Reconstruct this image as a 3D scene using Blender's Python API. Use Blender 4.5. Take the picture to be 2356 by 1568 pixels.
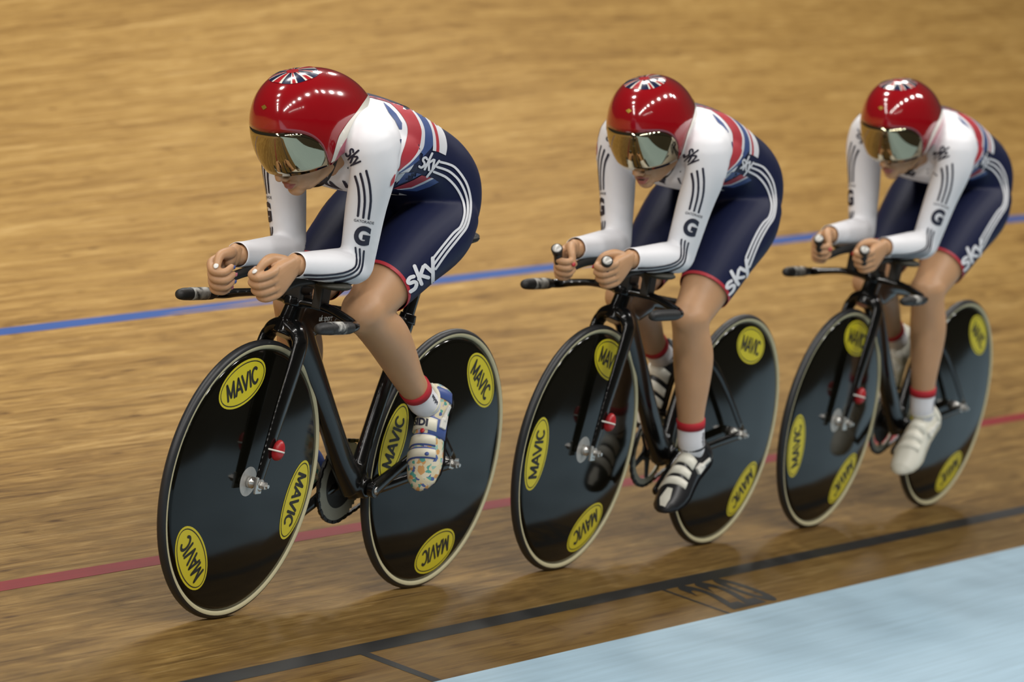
import bpy, bmesh, math, random
import numpy as np
from mathutils import Vector, Matrix, Euler
from mathutils.bvhtree import BVHTree

for o in list(bpy.data.objects): bpy.data.objects.remove(o, do_unlink=True)
SC = bpy.context.scene
COL = SC.collection
PI = math.pi
random.seed(4)

# ------------------------------------------------------------------ camera
cam_d = bpy.data.cameras.new('camera'); cam = bpy.data.objects.new('camera', cam_d); COL.objects.link(cam)
CAM = Vector((-9.26425, -4.8962, 1.26442))
r_, d_, f_ = Vector((0.446241, -0.894913, 0.0)), Vector((-0.039711, -0.019802, -0.999015)), Vector((0.894031, 0.445802, -0.044374))
cam.matrix_world = Matrix(((r_.x, -d_.x, -f_.x, CAM.x), (r_.y, -d_.y, -f_.y, CAM.y), (r_.z, -d_.z, -f_.z, CAM.z), (0, 0, 0, 1)))
cam_d.sensor_width = 36.0; cam_d.sensor_fit = 'HORIZONTAL'; cam_d.lens = 160.911
cam_d.clip_end = 300
cam_d.dof.use_dof = True; cam_d.dof.focus_distance = 10.75; cam_d.dof.aperture_fstop = 4.0
SC.camera = cam

# ------------------------------------------------------------------ world, exposure
w = bpy.data.worlds.new('hall'); SC.world = w; w.use_nodes = True
w.node_tree.nodes['Background'].inputs[0].default_value = (1.0, 0.90, 0.74, 1)
w.node_tree.nodes['Background'].inputs[1].default_value = 0.05
SC.view_settings.view_transform = 'Standard'; SC.view_settings.look = 'None'
SC.view_settings.gamma = 1.0; SC.view_settings.use_curve_mapping = False
SC.view_settings.exposure = -0.10

# ------------------------------------------------------------------ hall lamps: rows of round floodlights under the roof
def hall_lamp(x, y, z, power, r=0.45):
    L = bpy.data.lights.new('floodlight', 'AREA'); L.shape = 'DISK'; L.size = r * 2; L.energy = power
    L.color = (1.0, 0.965, 0.92)
    o = bpy.data.objects.new('floodlight', L); COL.objects.link(o); o.location = (x, y, z)
    tgt = Vector((0.5, 2.0, 0)) - Vector((x, y, z)); tgt = Vector((tgt.x * 0.25, tgt.y * 0.55, tgt.z))
    o.rotation_euler = tgt.to_track_quat('-Z', 'Y').to_euler()
for k in range(12):
    hall_lamp(-30 + 4.0 * k, 2.6, 9.5, 175, 0.55)
    hall_lamp(-30 + 4.0 * k, -8.5, 9.5, 285, 0.55)
for k in range(9):
    hall_lamp(-34 + 3.0 * k, -19.0, 8.5, 40, 0.28)

# ------------------------------------------------------------------ materials
def mat(name, col, rough=0.5, metal=0.0, coat=0.0, spec=0.5, bump=0.0, bscale=200.0, var=0.0, vscale=8.0, sss=0.0):
    m = bpy.data.materials.new(name); m.use_nodes = True
    nt = m.node_tree; b = nt.nodes['Principled BSDF']
    b.inputs['Base Color'].default_value = (*col, 1); b.inputs['Roughness'].default_value = rough
    b.inputs['Metallic'].default_value = metal; b.inputs['Coat Weight'].default_value = coat
    b.inputs['Coat Roughness'].default_value = 0.06
    b.inputs['Specular IOR Level'].default_value = spec
    if sss: b.inputs['Subsurface Weight'].default_value = sss; b.inputs['Subsurface Radius'].default_value = (0.012, 0.005, 0.003)
    tc = nt.nodes.new('ShaderNodeTexCoord')
    if var:
        n = nt.nodes.new('ShaderNodeTexNoise'); n.inputs['Scale'].default_value = vscale; n.inputs['Detail'].default_value = 4
        nt.links.new(tc.outputs['Object'], n.inputs['Vector'])
        mx = nt.nodes.new('ShaderNodeMix'); mx.data_type = 'RGBA'
        mx.inputs['A'].default_value = (*[c * (1 - var) for c in col], 1); mx.inputs['B'].default_value = (*[min(1, c * (1 + var)) for c in col], 1)
        nt.links.new(n.outputs['Fac'], mx.inputs['Factor']); nt.links.new(mx.outputs['Result'], b.inputs['Base Color'])
    if bump:
        n = nt.nodes.new('ShaderNodeTexNoise'); n.inputs['Scale'].default_value = bscale; n.inputs['Detail'].default_value = 3
        nt.links.new(tc.outputs['Object'], n.inputs['Vector'])
        bp = nt.nodes.new('ShaderNodeBump'); bp.inputs['Strength'].default_value = bump; bp.inputs['Distance'].default_value = 0.002
        nt.links.new(n.outputs['Fac'], bp.inputs['Height']); nt.links.new(bp.outputs['Normal'], b.inputs['Normal'])
    return m

M = {}
M['carbon'] = mat('black gloss carbon', (0.005, 0.005, 0.005), 0.18, coat=0.15, spec=0.4, var=0.3, vscale=30)
M['disc'] = mat('black disc', (0.004, 0.0037, 0.0022), 0.09, spec=0.24)
M['rubber'] = mat('tyre rubber', (0.018, 0.019, 0.021), 0.45, bump=0.1)
M['cream'] = mat('cream sidewall', (0.52, 0.48, 0.30), 0.6, var=0.08)
M['yellow'] = mat('yellow sticker', (0.62, 0.53, 0.018), 0.4)
M['stickerblack'] = mat('sticker black', (0.02, 0.02, 0.015), 0.5)
M['silver'] = mat('brushed silver', (0.62, 0.61, 0.58), 0.28, metal=0.75, bump=0.05)
M['plate'] = mat('pale hub plate', (0.50, 0.49, 0.46), 0.35, metal=0.2, var=0.25, vscale=60)
M['ringmetal'] = mat('ring alloy', (0.30, 0.30, 0.24), 0.45, metal=0.3)
M['chain'] = mat('chain steel', (0.03, 0.03, 0.03), 0.35, metal=0.8)
M['blackmatt'] = mat('matt black', (0.012, 0.012, 0.011), 0.5, bump=0.1)
M['grip'] = mat('black grip', (0.02, 0.02, 0.02), 0.55, bump=0.3, bscale=120)
M['redplastic'] = mat('red plastic', (0.42, 0.02, 0.025), 0.35)
M['whiteplastic'] = mat('white plastic', (0.75, 0.73, 0.66), 0.4)
M['white'] = mat('white lycra', (0.84, 0.845, 0.88), 0.55, bump=0.05, bscale=900)
M['navy'] = mat('navy lycra', (0.0075, 0.0115, 0.046), 0.55, spec=0.28, bump=0.05, bscale=900)
M['red'] = mat('red lycra', (0.46, 0.030, 0.045), 0.5)
M['blue'] = mat('blue lycra', (0.045, 0.085, 0.25), 0.5, var=0.35, vscale=14)
M['inkwhite'] = mat('white print', (0.74, 0.75, 0.79), 0.5)
M['inknavy'] = mat('navy print', (0.012, 0.014, 0.035), 0.5)
M['skin'] = mat('skin', (0.52, 0.295, 0.155), 0.48, var=0.10, vscale=18, bump=0.06, bscale=260, sss=0.12)
M['lips'] = mat('lips', (0.34, 0.11, 0.09), 0.4)
M['chalk'] = mat('chalk nail', (0.80, 0.78, 0.74), 0.5)
M['helmet'] = mat('red helmet gloss', (0.29, 0.0035, 0.008), 0.14, coat=1.0)
M['helmetpink'] = mat('pink helmet trim', (0.55, 0.16, 0.21), 0.2, coat=0.6)
M['helmetwhite'] = mat('white helmet trim', (0.78, 0.76, 0.68), 0.2, coat=0.6)
M['helmetnavy'] = mat('navy helmet print', (0.010, 0.016, 0.055), 0.2, coat=0.8)
M['helmetred'] = mat('red helmet print', (0.42, 0.012, 0.02), 0.2, coat=0.8)
M['visor'] = mat('mirrored amber visor', (0.40, 0.36, 0.25), 0.045, metal=1.0)
M['gold'] = mat('gold badge', (0.55, 0.36, 0.06), 0.3, metal=0.7)
M['sock'] = mat('white sock', (0.80, 0.79, 0.82), 0.7, bump=0.2, bscale=700)
M['sockred'] = mat('red sock', (0.45, 0.012, 0.022), 0.7, bump=0.2, bscale=700)
M['shoeblack'] = mat('black shoe', (0.014, 0.014, 0.016), 0.35)
M['shoewhite'] = mat('white shoe', (0.74, 0.72, 0.62), 0.45)
M['shoecream'] = mat('cream shoe trim', (0.74, 0.70, 0.56), 0.45)
M['shoeblue'] = mat('blue shoe trim', (0.06, 0.10, 0.30), 0.45)
M['strap'] = mat('strap', (0.012, 0.012, 0.012), 0.6)
M['pad'] = mat('elbow pad', (0.03, 0.028, 0.018), 0.6)

def floral():
    m = bpy.data.materials.new('floral shoe'); m.use_nodes = True; nt = m.node_tree; b = nt.nodes['Principled BSDF']
    b.inputs['Roughness'].default_value = 0.45
    tc = nt.nodes.new('ShaderNodeTexCoord')
    v = nt.nodes.new('ShaderNodeTexVoronoi'); v.inputs['Scale'].default_value = 105
    n = nt.nodes.new('ShaderNodeTexNoise'); n.inputs['Scale'].default_value = 45
    mp = nt.nodes.new('ShaderNodeMix'); mp.data_type = 'RGBA'; mp.inputs['Factor'].default_value = 0.012
    nt.links.new(tc.outputs['Object'], n.inputs['Vector'])
    nt.links.new(tc.outputs['Object'], mp.inputs['A']); nt.links.new(n.outputs['Color'], mp.inputs['B'])
    nt.links.new(mp.outputs['Result'], v.inputs['Vector'])
    sp = nt.nodes.new('ShaderNodeSeparateColor'); nt.links.new(v.outputs['Color'], sp.inputs['Color'])
    cr = nt.nodes.new('ShaderNodeValToRGB'); cr.color_ramp.interpolation = 'CONSTANT'
    el = cr.color_ramp.elements
    cols = [(0, (0.70, 0.62, 0.42)), (0.36, (0.10, 0.36, 0.30)), (0.5, (0.72, 0.66, 0.50)), (0.66, (0.62, 0.33, 0.12)), (0.76, (0.08, 0.13, 0.33)), (0.86, (0.30, 0.50, 0.42)), (0.94, (0.45, 0.38, 0.50))]
    el[0].position = 0; el[0].color = (*cols[0][1], 1); el[1].position = cols[1][0]; el[1].color = (*cols[1][1], 1)
    for p, c in cols[2:]:
        e = el.new(p); e.color = (*c, 1)
    nt.links.new(sp.outputs['Red'], cr.inputs['Fac']); nt.links.new(cr.outputs['Color'], b.inputs['Base Color'])
    return m
M['floral'] = floral()

def chalky():
    m = mat('chalked grip', (0.02, 0.02, 0.02), 0.6); nt = m.node_tree; b = nt.nodes['Principled BSDF']
    tc = nt.nodes.new('ShaderNodeTexCoord'); n = nt.nodes.new('ShaderNodeTexNoise'); n.inputs['Scale'].default_value = 42; n.inputs['Detail'].default_value = 5
    cr = nt.nodes.new('ShaderNodeValToRGB'); cr.color_ramp.elements[0].position = 0.40; cr.color_ramp.elements[0].color = (0.02, 0.02, 0.02, 1)
    cr.color_ramp.elements[1].position = 0.62; cr.color_ramp.elements[1].color = (0.55, 0.54, 0.50, 1)
    nt.links.new(tc.outputs['Object'], n.inputs['Vector']); nt.links.new(n.outputs['Fac'], cr.inputs['Fac']); nt.links.new(cr.outputs['Color'], b.inputs['Base Color'])
    return m
M['chalkgrip'] = chalky()

def wood():
    m = bpy.data.materials.new('track pine'); m.use_nodes = True; nt = m.node_tree; b = nt.nodes['Principled BSDF']
    N = nt.nodes.new; L = nt.links.new
    uv = N('ShaderNodeUVMap'); uv.uv_map = 'uv'
    def noise(sx, sy, scale, detail, rough=0.6, dist=0.0):
        mp = N('ShaderNodeMapping'); mp.inputs['Scale'].default_value = (sx, sy, 1); L(uv.outputs['UV'], mp.inputs['Vector'])
        n = N('ShaderNodeTexNoise'); n.inputs['Scale'].default_value = scale; n.inputs['Detail'].default_value = detail
        n.inputs['Roughness'].default_value = rough; n.inputs['Distortion'].default_value = dist
        L(mp.outputs['Vector'], n.inputs['Vector']); return n.outputs['Fac']
    grain = noise(0.9, 34, 1.5, 6, 0.62, 0.5)
    fine = noise(2.2, 85, 1.5, 5, 0.7, 1.2)
    broad = noise(0.25, 2.2, 1.6, 3)
    blot = noise(1.9, 15, 1.7, 4, 0.62, 1.0)
    sp = N('ShaderNodeSeparateXYZ'); L(uv.outputs['UV'], sp.inputs['Vector'])
    def math(op, a, bb=None):
        n = N('ShaderNodeMath'); n.operation = op
        for i, q in enumerate((a, bb)):
            if q is None: continue
            if isinstance(q, (int, float)): n.inputs[i].default_value = q
            else: L(q, n.inputs[i])
        return n.outputs[0]
    row = math('FLOOR', math('DIVIDE', sp.outputs['Y'], BW))
    seg = math('FLOOR', math('DIVIDE', math('ADD', sp.outputs['X'], math('MULTIPLY', math('MODULO', row, 3.0), 1.05)), BL))
    cmb = N('ShaderNodeCombineXYZ'); L(row, cmb.inputs[0]); L(seg, cmb.inputs[1])
    wn = N('ShaderNodeTexWhiteNoise'); L(cmb.outputs[0], wn.inputs['Vector'])
    f = math('ADD', math('MULTIPLY', grain, 0.85), math('MULTIPLY', blot, 0.75))
    f = math('ADD', f, math('MULTIPLY', broad, 0.40))
    f = math('ADD', f, math('MULTIPLY', fine, 0.62))
    f = math('ADD', f, math('MULTIPLY', wn.outputs['Value'], 0.16))
    def ramp(x, lo, hi, amt):
        r = N('ShaderNodeMapRange'); L(x, r.inputs['Value']); r.inputs['From Min'].default_value = lo; r.inputs['From Max'].default_value = hi; r.inputs['To Max'].default_value = amt
        return r.outputs['Result']
    f = math('ADD', f, ramp(noise(0.75, 150, 1.5, 3, 0.6, 1.0), 0.56, 0.74, 0.42))
    f = math('SUBTRACT', f, ramp(noise(1.0, 120, 1.7, 3, 0.6, 1.4), 0.55, 0.74, 0.40))
    vm = N('ShaderNodeMapping'); vm.inputs['Scale'].default_value = (2.6, 13, 1); L(uv.outputs['UV'], vm.inputs['Vector'])
    vo = N('ShaderNodeTexVoronoi'); L(vm.outputs['Vector'], vo.inputs['Vector']); vo.inputs['Scale'].default_value = 1.0
    f = math('SUBTRACT', f, ramp(vo.outputs['Distance'], 0.13, 0.02, 0.38))
    f = math('SUBTRACT', f, 0.865)
    cr = N('ShaderNodeValToRGB'); e = cr.color_ramp.elements
    e[0].position = 0.10; e[0].color = (0.150, 0.074, 0.020, 1)
    e[1].position = 0.95; e[1].color = (0.62, 0.415, 0.165, 1)
    k = e.new(0.40); k.color = (0.335, 0.190, 0.053, 1)
    k = e.new(0.66); k.color = (0.455, 0.275, 0.083, 1)
    # lower riding lanes darkened: weaker light painted into the wood colour, plus tyre wear
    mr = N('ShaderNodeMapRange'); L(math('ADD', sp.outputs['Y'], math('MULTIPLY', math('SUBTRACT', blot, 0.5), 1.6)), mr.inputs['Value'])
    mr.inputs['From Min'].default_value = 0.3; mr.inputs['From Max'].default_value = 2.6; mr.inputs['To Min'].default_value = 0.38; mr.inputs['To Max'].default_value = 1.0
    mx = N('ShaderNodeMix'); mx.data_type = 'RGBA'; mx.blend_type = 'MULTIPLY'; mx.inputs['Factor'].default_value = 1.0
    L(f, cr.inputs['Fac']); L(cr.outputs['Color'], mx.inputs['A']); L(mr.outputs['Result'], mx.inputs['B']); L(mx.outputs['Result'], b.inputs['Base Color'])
    b.inputs['Roughness'].default_value = 0.48; b.inputs['Specular IOR Level'].default_value = 0.16
    bp = N('ShaderNodeBump'); bp.inputs['Strength'].default_value = 0.12; bp.inputs['Distance'].default_value = 0.002
    L(grain, bp.inputs['Height']); L(bp.outputs['Normal'], b.inputs['Normal'])
    return m
BW, BL = 0.05, 3.15
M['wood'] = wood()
def paint(name, col):
    m = mat(name, col, 0.5, spec=0.35); nt = m.node_tree; b = nt.nodes['Principled BSDF']
    uv = nt.nodes.new('ShaderNodeUVMap'); uv.uv_map = 'uv'
    mp = nt.nodes.new('ShaderNodeMapping'); mp.inputs['Scale'].default_value = (1.0, 30, 1); nt.links.new(uv.outputs['UV'], mp.inputs['Vector'])
    n = nt.nodes.new('ShaderNodeTexNoise'); n.inputs['Scale'].default_value = 2; n.inputs['Detail'].default_value = 5
    nt.links.new(mp.outputs['Vector'], n.inputs['Vector'])
    mx = nt.nodes.new('ShaderNodeMix'); mx.data_type = 'RGBA'
    mx.inputs['A'].default_value = (*[c * 0.8 for c in col], 1); mx.inputs['B'].default_value = (*[min(1, c * 1.2) for c in col], 1)
    nt.links.new(n.outputs['Fac'], mx.inputs['Factor']); nt.links.new(mx.outputs['Result'], b.inputs['Base Color'])
    return m
M['lineblue'] = paint('blue line paint', (0.030, 0.095, 0.33))
M['linered'] = paint('red line paint', (0.215, 0.012, 0.016))
M['lineblack'] = paint('black line paint', (0.016, 0.017, 0.018))
M['band'] = paint('pale blue band paint', (0.325, 0.465, 0.565))
M['infield'] = mat('dark infield floor', (0.028, 0.024, 0.014), 0.7, spec=0.2, var=0.2, vscale=1.5)

# ------------------------------------------------------------------ mesh helpers
def mesh_obj(name, v, f, m, parent=None, smooth=True, mi=None):
    me = bpy.data.meshes.new(name); me.from_pydata([tuple(map(float, p)) for p in v], [], [tuple(int(i) for i in q) for q in f]); me.update()
    ms = m if isinstance(m, (list, tuple)) else [m]
    for k in ms: me.materials.append(M[k] if isinstance(k, str) else k)
    if smooth:
        me.polygons.foreach_set('use_smooth', [True] * len(me.polygons))
    if mi is not None: me.polygons.foreach_set('material_index', list(mi))
    o = bpy.data.objects.new(name, me); COL.objects.link(o)
    if parent is not None: o.parent = parent
    return o
def empty(name, mw=None, parent=None):
    o = bpy.data.objects.new(name, None); COL.objects.link(o); o.empty_display_size = 0.1
    if mw is not None: o.matrix_world = mw
    if parent is not None: o.parent = parent
    return o
def tag(o, label=None, cat=None, group=None, kind=None):
    if label: o['label'] = label
    if cat: o['category'] = cat
    if group: o['group'] = group
    if kind: o['kind'] = kind
    return o
def V(*a): return np.array(a, float)
def nrm(a):
    a = np.asarray(a, float); return a / max(1e-12, np.linalg.norm(a))
def join(*ms):
    vs, fs, k = [], [], 0
    for v, f in ms:
        vs.append(np.asarray(v, float)); fs += [tuple(i + k for i in q) for q in f]; k += len(v)
    return np.concatenate(vs), fs
def ring(c, u, w, a, b, n=20, e=2.0):
    t = np.linspace(0, 2 * PI, n, endpoint=False); ct, st = np.cos(t), np.sin(t)
    x = np.sign(ct) * np.abs(ct) ** (2 / e) * a; y = np.sign(st) * np.abs(st) ** (2 / e) * b
    return np.asarray(c) + np.outer(x, u) + np.outer(y, w)
def loft(rings, closed=False, cap=True):
    n = len(rings[0]); k = len(rings); v = np.concatenate(rings); f = []
    for i in range(k if closed else k - 1):
        a, b = i * n, ((i + 1) % k) * n
        for j in range(n):
            j2 = (j + 1) % n; f.append((a + j, a + j2, b + j2, b + j))
    if cap and not closed:
        f.append(tuple(range(n - 1, -1, -1))); f.append(tuple(range((k - 1) * n, k * n)))
    return v, f
def smooth_path(P, R, m=6):
    """Catmull-Rom through points and radii tuples"""
    P = [np.asarray(p, float) for p in P]; R = [np.atleast_1d(np.asarray(r, float)) for r in R]
    if len(P) < 3: 
        ts = np.linspace(0, 1, m + 1); return [P[0] * (1 - t) + P[1] * t for t in ts], [R[0] * (1 - t) + R[1] * t for t in ts]
    Q = [2 * P[0] - P[1]] + P + [2 * P[-1] - P[-2]]; S = [R[0]] + R + [R[-1]]
    op, orr = [], []
    for i in range(1, len(Q) - 2):
        for t in np.arange(m) / m:
            c = lambda A: 0.5 * ((2 * A[i]) + (-A[i - 1] + A[i + 1]) * t + (2 * A[i - 1] - 5 * A[i] + 4 * A[i + 1] - A[i + 2]) * t * t + (-A[i - 1] + 3 * A[i] - 3 * A[i + 1] + A[i + 2]) * t ** 3)
            op.append(c(Q)); orr.append(np.maximum(c(S), 1e-4))
    op.append(P[-1]); orr.append(R[-1]); return op, orr
def tube(P, R, n=16, side=None, e=2.0, m=6, smooth=True, round_ends=0.0):
    """R entries: r or (a along side, b across)"""
    if smooth: P, R = smooth_path(P, R, m)
    P = [np.asarray(p, float) for p in P]; R = [np.atleast_1d(r) for r in R]
    T = []
    for i in range(len(P)):
        a, b = P[max(0, i - 1)], P[min(len(P) - 1, i + 1)]; T.append(nrm(b - a))
    s = np.asarray(side, float) if side is not None else (V(0, 1, 0) if abs(T[0][1]) < 0.9 else V(1, 0, 0))
    rs = []
    for i, (p, r) in enumerate(zip(P, R)):
        u = nrm(s - T[i] * np.dot(s, T[i])); w_ = np.cross(T[i], u)
        if side is None: s = u
        a, b = (r[0], r[0]) if len(r) == 1 else (r[0], r[1])
        rs.append((p, u, w_, a, b, T[i]))
    out = []
    if round_ends:
        p, u, w_, a, b, t = rs[0]
        for q in (0.97, 0.8, 0.5): out.append(ring(p - t * min(a, b) * round_ends * q, u, w_, a * math.sqrt(1 - q * q), b * math.sqrt(1 - q * q), n, e))
    for p, u, w_, a, b, t in rs: out.append(ring(p, u, w_, a, b, n, e))
    if round_ends:
        p, u, w_, a, b, t = rs[-1]
        for q in (0.5, 0.8, 0.97): out.append(ring(p + t * min(a, b) * round_ends * q, u, w_, a * math.sqrt(1 - q * q), b * math.sqrt(1 - q * q), n, e))
    return loft(out)
def ellipsoid(c, rad, rot=None, n=20, k=12):
    v = []; 
    for i in range(k + 1):
        th = PI * i / k
        for j in range(n):
            ph = 2 * PI * j / n; v.append((math.sin(th) * math.cos(ph), math.sin(th) * math.sin(ph), math.cos(th)))
    v = np.array(v) * np.asarray(rad)
    if rot is not None: v = v @ np.asarray(rot).T
    f = [(i * n + j, (i + 1) * n + j, (i + 1) * n + (j + 1) % n, i * n + (j + 1) % n) for i in range(k) for j in range(n)]
    return v + np.asarray(c), f
def box(c, h, rot=None):
    v = np.array([(x, y, z) for x in (-1, 1) for y in (-1, 1) for z in (-1, 1)]) * np.asarray(h)
    if rot is not None: v = v @ np.asarray(rot).T
    return v + np.asarray(c), [(0, 1, 3, 2), (4, 6, 7, 5), (0, 4, 5, 1), (2, 3, 7, 6), (0, 2, 6, 4), (1, 5, 7, 3)]
def lathe_y(prof, n=48, c=(0, 0, 0), closed=False):
    """profile of (r, y) turned about the y axis"""
    t = np.linspace(0, 2 * PI, n, endpoint=False); rs = []
    for r, y in prof: rs.append(np.c_[r * np.cos(t), np.full(n, y), r * np.sin(t)] + np.asarray(c))
    return loft(rs, closed=closed, cap=not closed)
def union(parts, voxel, iters=6, fac=0.5):
    v, f = join(*parts)
    me = bpy.data.meshes.new('tmp'); me.from_pydata(v.tolist(), [], f); me.update()
    bm = bmesh.new(); bm.from_mesh(me); bmesh.ops.recalc_face_normals(bm, faces=bm.faces); bm.to_mesh(me); bm.free()
    o = bpy.data.objects.new('tmp', me); COL.objects.link(o)
    r = o.modifiers.new('r', 'REMESH'); r.mode = 'VOXEL'; r.voxel_size = voxel
    if iters:
        s = o.modifiers.new('s', 'SMOOTH'); s.factor = fac; s.iterations = iters
    dg = bpy.context.evaluated_depsgraph_get(); ev = o.evaluated_get(dg); m2 = ev.to_mesh()
    nv = len(m2.vertices); vv = np.empty(nv * 3); m2.vertices.foreach_get('co', vv); vv = vv.reshape(-1, 3).copy()
    ff = [tuple(p.vertices) for p in m2.polygons]
    ev.to_mesh_clear(); bpy.data.objects.remove(o, do_unlink=True); bpy.data.meshes.remove(me)
    return vv, ff
def mirror(m):
    v, f = m; return v * V(1, -1, 1), [tuple(reversed(q)) for q in f]
def xf(m, mat4):
    v, f = m; A = np.array(mat4); return v @ A[:3, :3].T + A[:3, 3], f
def bvh_of(m): return BVHTree.FromPolygons([Vector(p) for p in m[0]], m[1])

def text_mesh(s, size=1.0, bold=0.0, shear=0.0, sx=1.0):
    cu = bpy.data.curves.new('t', 'FONT'); cu.body = s; cu.size = size; cu.align_x = 'CENTER'; cu.align_y = 'CENTER'; cu.offset = bold; cu.shear = shear
    o = bpy.data.objects.new('t', cu); COL.objects.link(o)
    dg = bpy.context.evaluated_depsgraph_get(); me = o.evaluated_get(dg).to_mesh()
    v = np.array([(p.co.x * sx, p.co.y) for p in me.vertices]); f = [tuple(p.vertices) for p in me.polygons]
    o.evaluated_get(dg).to_mesh_clear(); bpy.data.objects.remove(o, do_unlink=True)
    return v, f
def poly_mesh(polys):
    vs, fs = [], []
    for p in polys:
        fs.append(tuple(range(len(vs), len(vs) + len(p)))); vs += [tuple(q) for q in p]
    return np.array(vs, float), fs
def stroke(pts, wd, n=5):
    """one connected ribbon with round ends along a polyline, as quads"""
    P = [np.array(p, float) for p in pts]; L, R = [], []
    for i, p in enumerate(P):
        t = nrm(P[min(i + 1, len(P) - 1)] - P[max(i - 1, 0)]); m = V(-t[1], t[0]) * wd * .5
        if i == 0:
            for q in (.95, .7, .35): L.append(p - t * wd * .5 * q + m * math.sqrt(1 - q * q)); R.append(p - t * wd * .5 * q - m * math.sqrt(1 - q * q))
        L.append(p + m); R.append(p - m)
        if i == len(P) - 1:
            for q in (.35, .7, .95): L.append(p + t * wd * .5 * q + m * math.sqrt(1 - q * q)); R.append(p + t * wd * .5 * q - m * math.sqrt(1 - q * q))
    return L, R
def ribbons(list_of_pts, wd):
    vs, fs = [], []
    for pts in list_of_pts:
        L, R = stroke(pts, wd); k = len(vs); vs += L + R; n = len(L)
        fs += [(k + i, k + n + i, k + n + i + 1, k + i + 1) for i in range(n - 1)]
    return np.array(vs), fs
def strip(A, B, m=4):
    q = band(A, B, m); vs = [q[0][0], q[0][3]]; fs = []
    for i, (a0, a1, b1, b0) in enumerate(q):
        vs += [a1, b1]; fs.append((2 * i, 2 * i + 2, 2 * i + 3, 2 * i + 1))
    return np.array(vs), fs
def islands(v, f):
    par = list(range(len(v)))
    def fd(i):
        while par[i] != i: par[i] = par[par[i]]; i = par[i]
        return i
    for q in f:
        for a, b in zip(q[:-1], q[1:]): par[fd(a)] = fd(b)
    g = {}
    for q in f: g.setdefault(fd(q[0]), []).append(q)
    out = []
    for fs in g.values():
        if len(fs) < 3: continue
        ids = sorted({i for q in fs for i in q}); mp = {j: n for n, j in enumerate(ids)}
        out.append((np.asarray(v)[ids], [tuple(mp[i] for i in q) for q in fs]))
    return out
def curve_pts(P, m=5):
    Q, _ = smooth_path([(*p, 0) for p in P], [0.0] * len(P), m); return [(q[0], q[1]) for q in Q]
def band(A, B, m=4):
    """polygon between two polylines (smoothed) as a strip of quads"""
    a, b = curve_pts(A, m), curve_pts(B, m); k = min(len(a), len(b))
    ia = np.linspace(0, len(a) - 1, k); ib = np.linspace(0, len(b) - 1, k)
    a = [np.array(a[int(round(i))]) for i in ia]; b = [np.array(b[int(round(i))]) for i in ib]
    return [[a[i], a[i + 1], b[i + 1], b[i]] for i in range(k - 1)]
def drape(m2, grid, mapper, maxedge=None):
    """cut a flat 2D mesh by a grid and lay every vertex on a surface; mapper((u,v)) -> 3D point or None"""
    v, f = m2
    bm = bmesh.new(); bv = [bm.verts.new((p[0], p[1], 0)) for p in v]
    for q in f:
        try: bm.faces.new([bv[i] for i in q])
        except ValueError: pass
    if grid:
        lo, hi = v.min(0), v.max(0)
        for ax in (0, 1):
            x = math.floor(lo[ax] / grid) * grid + grid
            while x < hi[ax]:
                co = [0, 0, 0]; no = [0, 0, 0]; co[ax] = x; no[ax] = 1
                bmesh.ops.bisect_plane(bm, geom=bm.verts[:] + bm.edges[:] + bm.faces[:], plane_co=co, plane_no=no); x += grid
    bad = []
    for p in bm.verts:
        q = mapper((p.co.x, p.co.y))
        if q is None: bad.append(p)
        else: p.co = Vector([float(t) for t in q])
    bmesh.ops.delete(bm, geom=bad, context='VERTS')
    lim = maxedge or (grid * 4 if grid else 1)
    longe = [e for e in bm.edges if e.calc_length() > lim]
    bmesh.ops.delete(bm, geom=longe, context='EDGES')
    loose = [p for p in bm.verts if not p.link_faces]; bmesh.ops.delete(bm, geom=loose, context='VERTS')
    bm.verts.index_update()
    out = np.array([p.co[:] for p in bm.verts]) if len(bm.verts) else np.zeros((0, 3)); fs = [tuple(p.index for p in q.verts) for q in bm.faces]
    bm.free(); return out, fs
def ray_mapper(tree, O, U, W, D, off):
    O, U, W, D = (Vector([float(t) for t in q]) for q in (O, U, W, D))
    def mp(p):
        h, nn, i, d = tree.ray_cast(O + U * float(p[0]) + W * float(p[1]) - D * 1.0, D, 3.0)
        if h is None: return None
        if nn.dot(D) > 0: nn = -nn
        if nn.dot(D) > -0.06: return None
        return h + nn * off
    return mp

# ------------------------------------------------------------------ track: banked pine boards, painted lines, pale blue band
BETA = math.radians(15.6975)
def warp(t):
    t = min(max(t, -1.2), 15.0)
    if t > 8: t = 8 + (t - 8) * 0.55
    return 0.0280461 * (t - 0.87377)
def nsurf(s, t):
    if s <= 0: return 0.0
    g = (s / 2.475) ** 2 if s < 3.4 else (3.4 / 2.475) ** 2 + (s - 3.4) * 2 * 3.4 / 2.475 ** 2
    return warp(t) * g
def trk(s, t, n=0.0):
    h = nsurf(s, t) + n
    return (t, s * math.cos(BETA) - h * math.sin(BETA), s * math.sin(BETA) + h * math.cos(BETA))
def uvmesh(name, quads, m, parent=None, bottom=None):
    """quads of (s,t,n) corners; uv = (t, s)"""
    v, f, uvs = [], [], []
    for q in quads:
        f.append(tuple(range(len(v), len(v) + 4))); v += [trk(*p) for p in q]; uvs += [(p[1], p[0]) for p in q]
    me = bpy.data.meshes.new(name); me.from_pydata(v, [], f); me.update()
    me.materials.append(M[m]); ul = me.uv_layers.new(name='uv')
    for i, l in enumerate(me.loops): ul.data[i].uv = uvs[l.vertex_index]
    o = bpy.data.objects.new(name, me); COL.objects.link(o)
    if parent: o.parent = parent
    return o
T0, T1, S1 = -7.0, 30.0, 9.0
floor = uvmesh('floor', [[(s, t, -0.004), (s, t + 1, -0.004), (s + .25, t + 1, -0.004), (s + .25, t, -0.004)] for s in np.arange(0, S1, .25) for t in np.arange(T0, T1, 1.0)], 'wood')
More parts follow.
